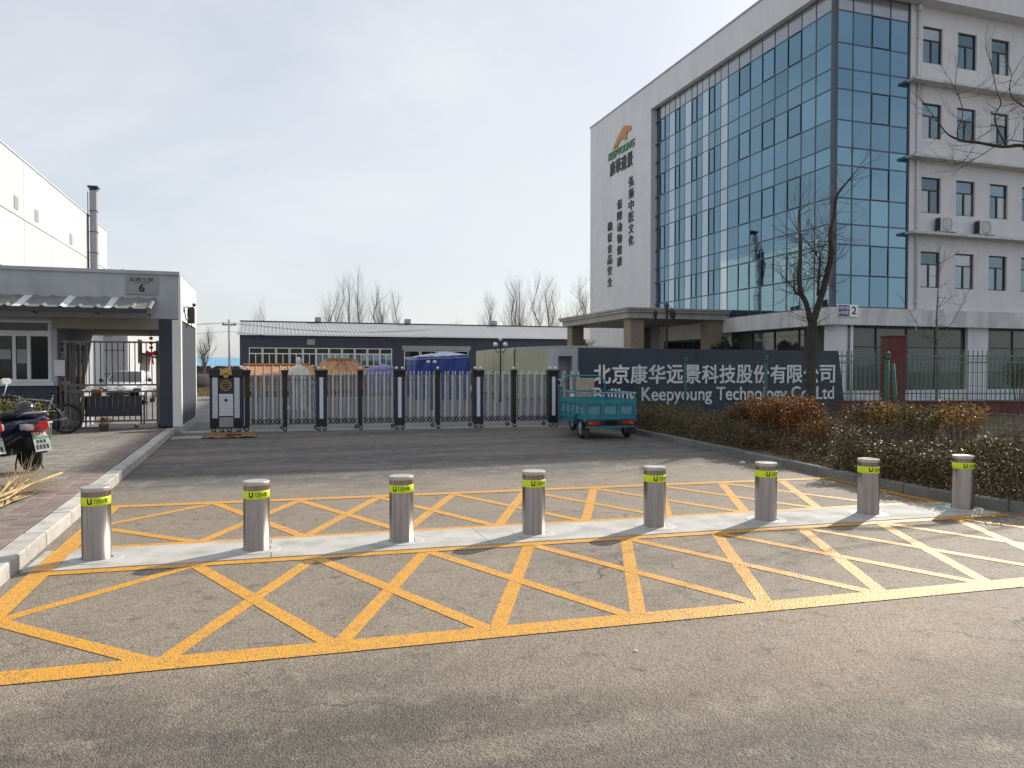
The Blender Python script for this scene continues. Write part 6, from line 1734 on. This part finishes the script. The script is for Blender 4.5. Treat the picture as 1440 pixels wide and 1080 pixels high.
mb.box(0, TX, -.03, .03, 2.2, 2.25); mb.box(-.03, .03, .03, TY, 2.1, 2.15); mb.box(-.03, .03, .03, TY, 2.58, 2.62); mb.box(0.03, TX, -.03, .03, 2.58, 2.62)
for k in range(8): mb.bar((0, TY * k / 8, 2.13 if k % 2 else 2.58), (0, TY * (k + 1) / 8, 2.58 if k % 2 else 2.13), .03, .03)
mb.build('tent_frame', alu, tn)
for k in range(6): MB().box(TX * k / 6 + .03, TX * (k + 1) / 6 - .03, -.045, -.038, .05, 2.58).build('sheet_panel', pvc_sheet, tn)
for k in range(4): MB().box(-.045, -.038, TY * k / 4 + .03, TY * (k + 1) / 4 - .03, .05, 2.58).build('sheet_panel', pvc_sheet, tn)
for k in range(6):
    z0, z1 = 2.66 + 0.12 * math.sin(math.pi * k / 6), 2.66 + 0.12 * math.sin(math.pi * (k + 1) / 6)
    MB().prism([(TX * k / 6, -.1, z0), (TX * (k + 1) / 6, -.1, z1), (TX * (k + 1) / 6, TY, z1), (TX * k / 6, TY, z0)], (0, 0, .01)).build('roof_panel', pvc_sheet, tn)
tarp('covered_stack', 13.6, 17.8, 38.2, 41.5, 1.9, 'dark bulky stack showing dimly inside the translucent tent', (mound_dark, mound_dark), 12)
vt = thing('turbine_vent', 'pale cowl vent standing on the roof of the translucent tent', 'vent', (16.4, 36.6, 2.75)); MB().lathe([(.1, 0), (.1, .15), (.22, .2), (.26, .32), (.2, .44), (0, .48)], 14).build('cowl', stone_white, vt)
# far left: blue roof, mound, grass, low yard kerbs
bs = thing('blue_roofed_shed', 'far low shed with a pale blue roof left of the dark shed', 'shed', (-9, 90, 0))
WP(MB().box(-18, -2.9, 90.3, 98, 0, 1.8), 'wall', far_scrub, bs)
for k in range(15): WP(MB().prism([(-18.2 + k * 1.02, 89.8, 1.85), (-18.2 + k * 1.02 + .99, 89.8, 1.85), (-18.2 + k * 1.02 + .99, 94, 2.85), (-18.2 + k * 1.02, 94, 2.85)], (0, 0, .05)), 'roof_sheet', blue_roof, bs)
mb = MB(); rg_ = np.random.default_rng(2)
rings = [[(-4.9 + math.cos(a) * 2.2 * k * (1 + .1 * math.sin(3 * a)), 57 + math.sin(a) * 2.5 * k, z) for a in np.linspace(0, 6.28, 20, endpoint=False)] for k, z in ((1, 0), (.86, .6), (.6, 1.05), (.25, 1.2))]
tag(mb.loft(rings).build('dirt_mound', mound_dark), 'dark heap of earth or coal by the far left of the yard', 'mound')
stuff(leaf_mesh('yard_grass', volume_pts(2500, lambda q: (q.uniform(-7, -2.9), q.uniform(45, 49), q.random() ** 1.5 * .45), random.Random(3)), .3, [dry_grass, leaf_yellow], None, 3, [.7, .3], 1.6, .1))
mb = MB()
for k in range(16): mb.bbox(-2.6 + k * 1.0, -1.62 + k * 1.0, 38.0, 38.15, 0, .16, .01)
struct(mb.build('yard_kerb', kerb_mat)); struct(MB().box(-2.6, 13.4, 38.15, 39.6, 0, .1).build('yard_verge', soil))
stuff(leaf_mesh('verge_grass', volume_pts(5000, lambda q: (q.uniform(-2.6, 13.3), q.uniform(38.2, 39.6), .1 + q.random() ** 1.5 * .22), random.Random(3)), .16, [dry_grass, leaf_yellow, leaf_olive], None, 13, [.6, .3, .1], 1.6, .12))
P = volume_pts(16000, lambda q: (q.uniform(-120, 160), q.uniform(126, 150), (1 - q.random() ** 1.5) * (2.2 + 1.2 * math.sin(q.uniform(0, 50)))), random.Random(8))
stuff(leaf_mesh('far_scrub', P, .9, [far_scrub, bark_pale], None, 15))
bd = thing('bird', 'small dark bird flying in the pale sky above the shed', 'bird', (-9.6, 58.0, 8.4), R(30))
MB().loft([[(a * r_, y, b * r_) for a, b in ((1, 0), (.5, .8), (-.5, .8), (-1, 0), (-.5, -.8), (.5, -.8))] for y, r_ in ((-.26, .01), (-.18, .04), (-.05, .075), (.08, .07), (.15, .045), (.2, .04), (.26, .008))]).loft([[(s * .04, -.05 + o, .03 + z), (s * .04, .1 + o, .03 + z), (s * .04, .1 + o, .045 + z), (s * .04, -.05 + o, .045 + z)] for s, o, z in ((1, 0, 0), (5, -.03, .10), (9, -.10, .06))]).loft([[(-s * .04, -.05 + o, .03 + z), (-s * .04, -.05 + o, .045 + z), (-s * .04, .1 + o, .045 + z), (-s * .04, .1 + o, .03 + z)] for s, o, z in ((1, 0, 0), (5, -.03, .10), (9, -.10, .06))]).build('body', black_plastic, bd)
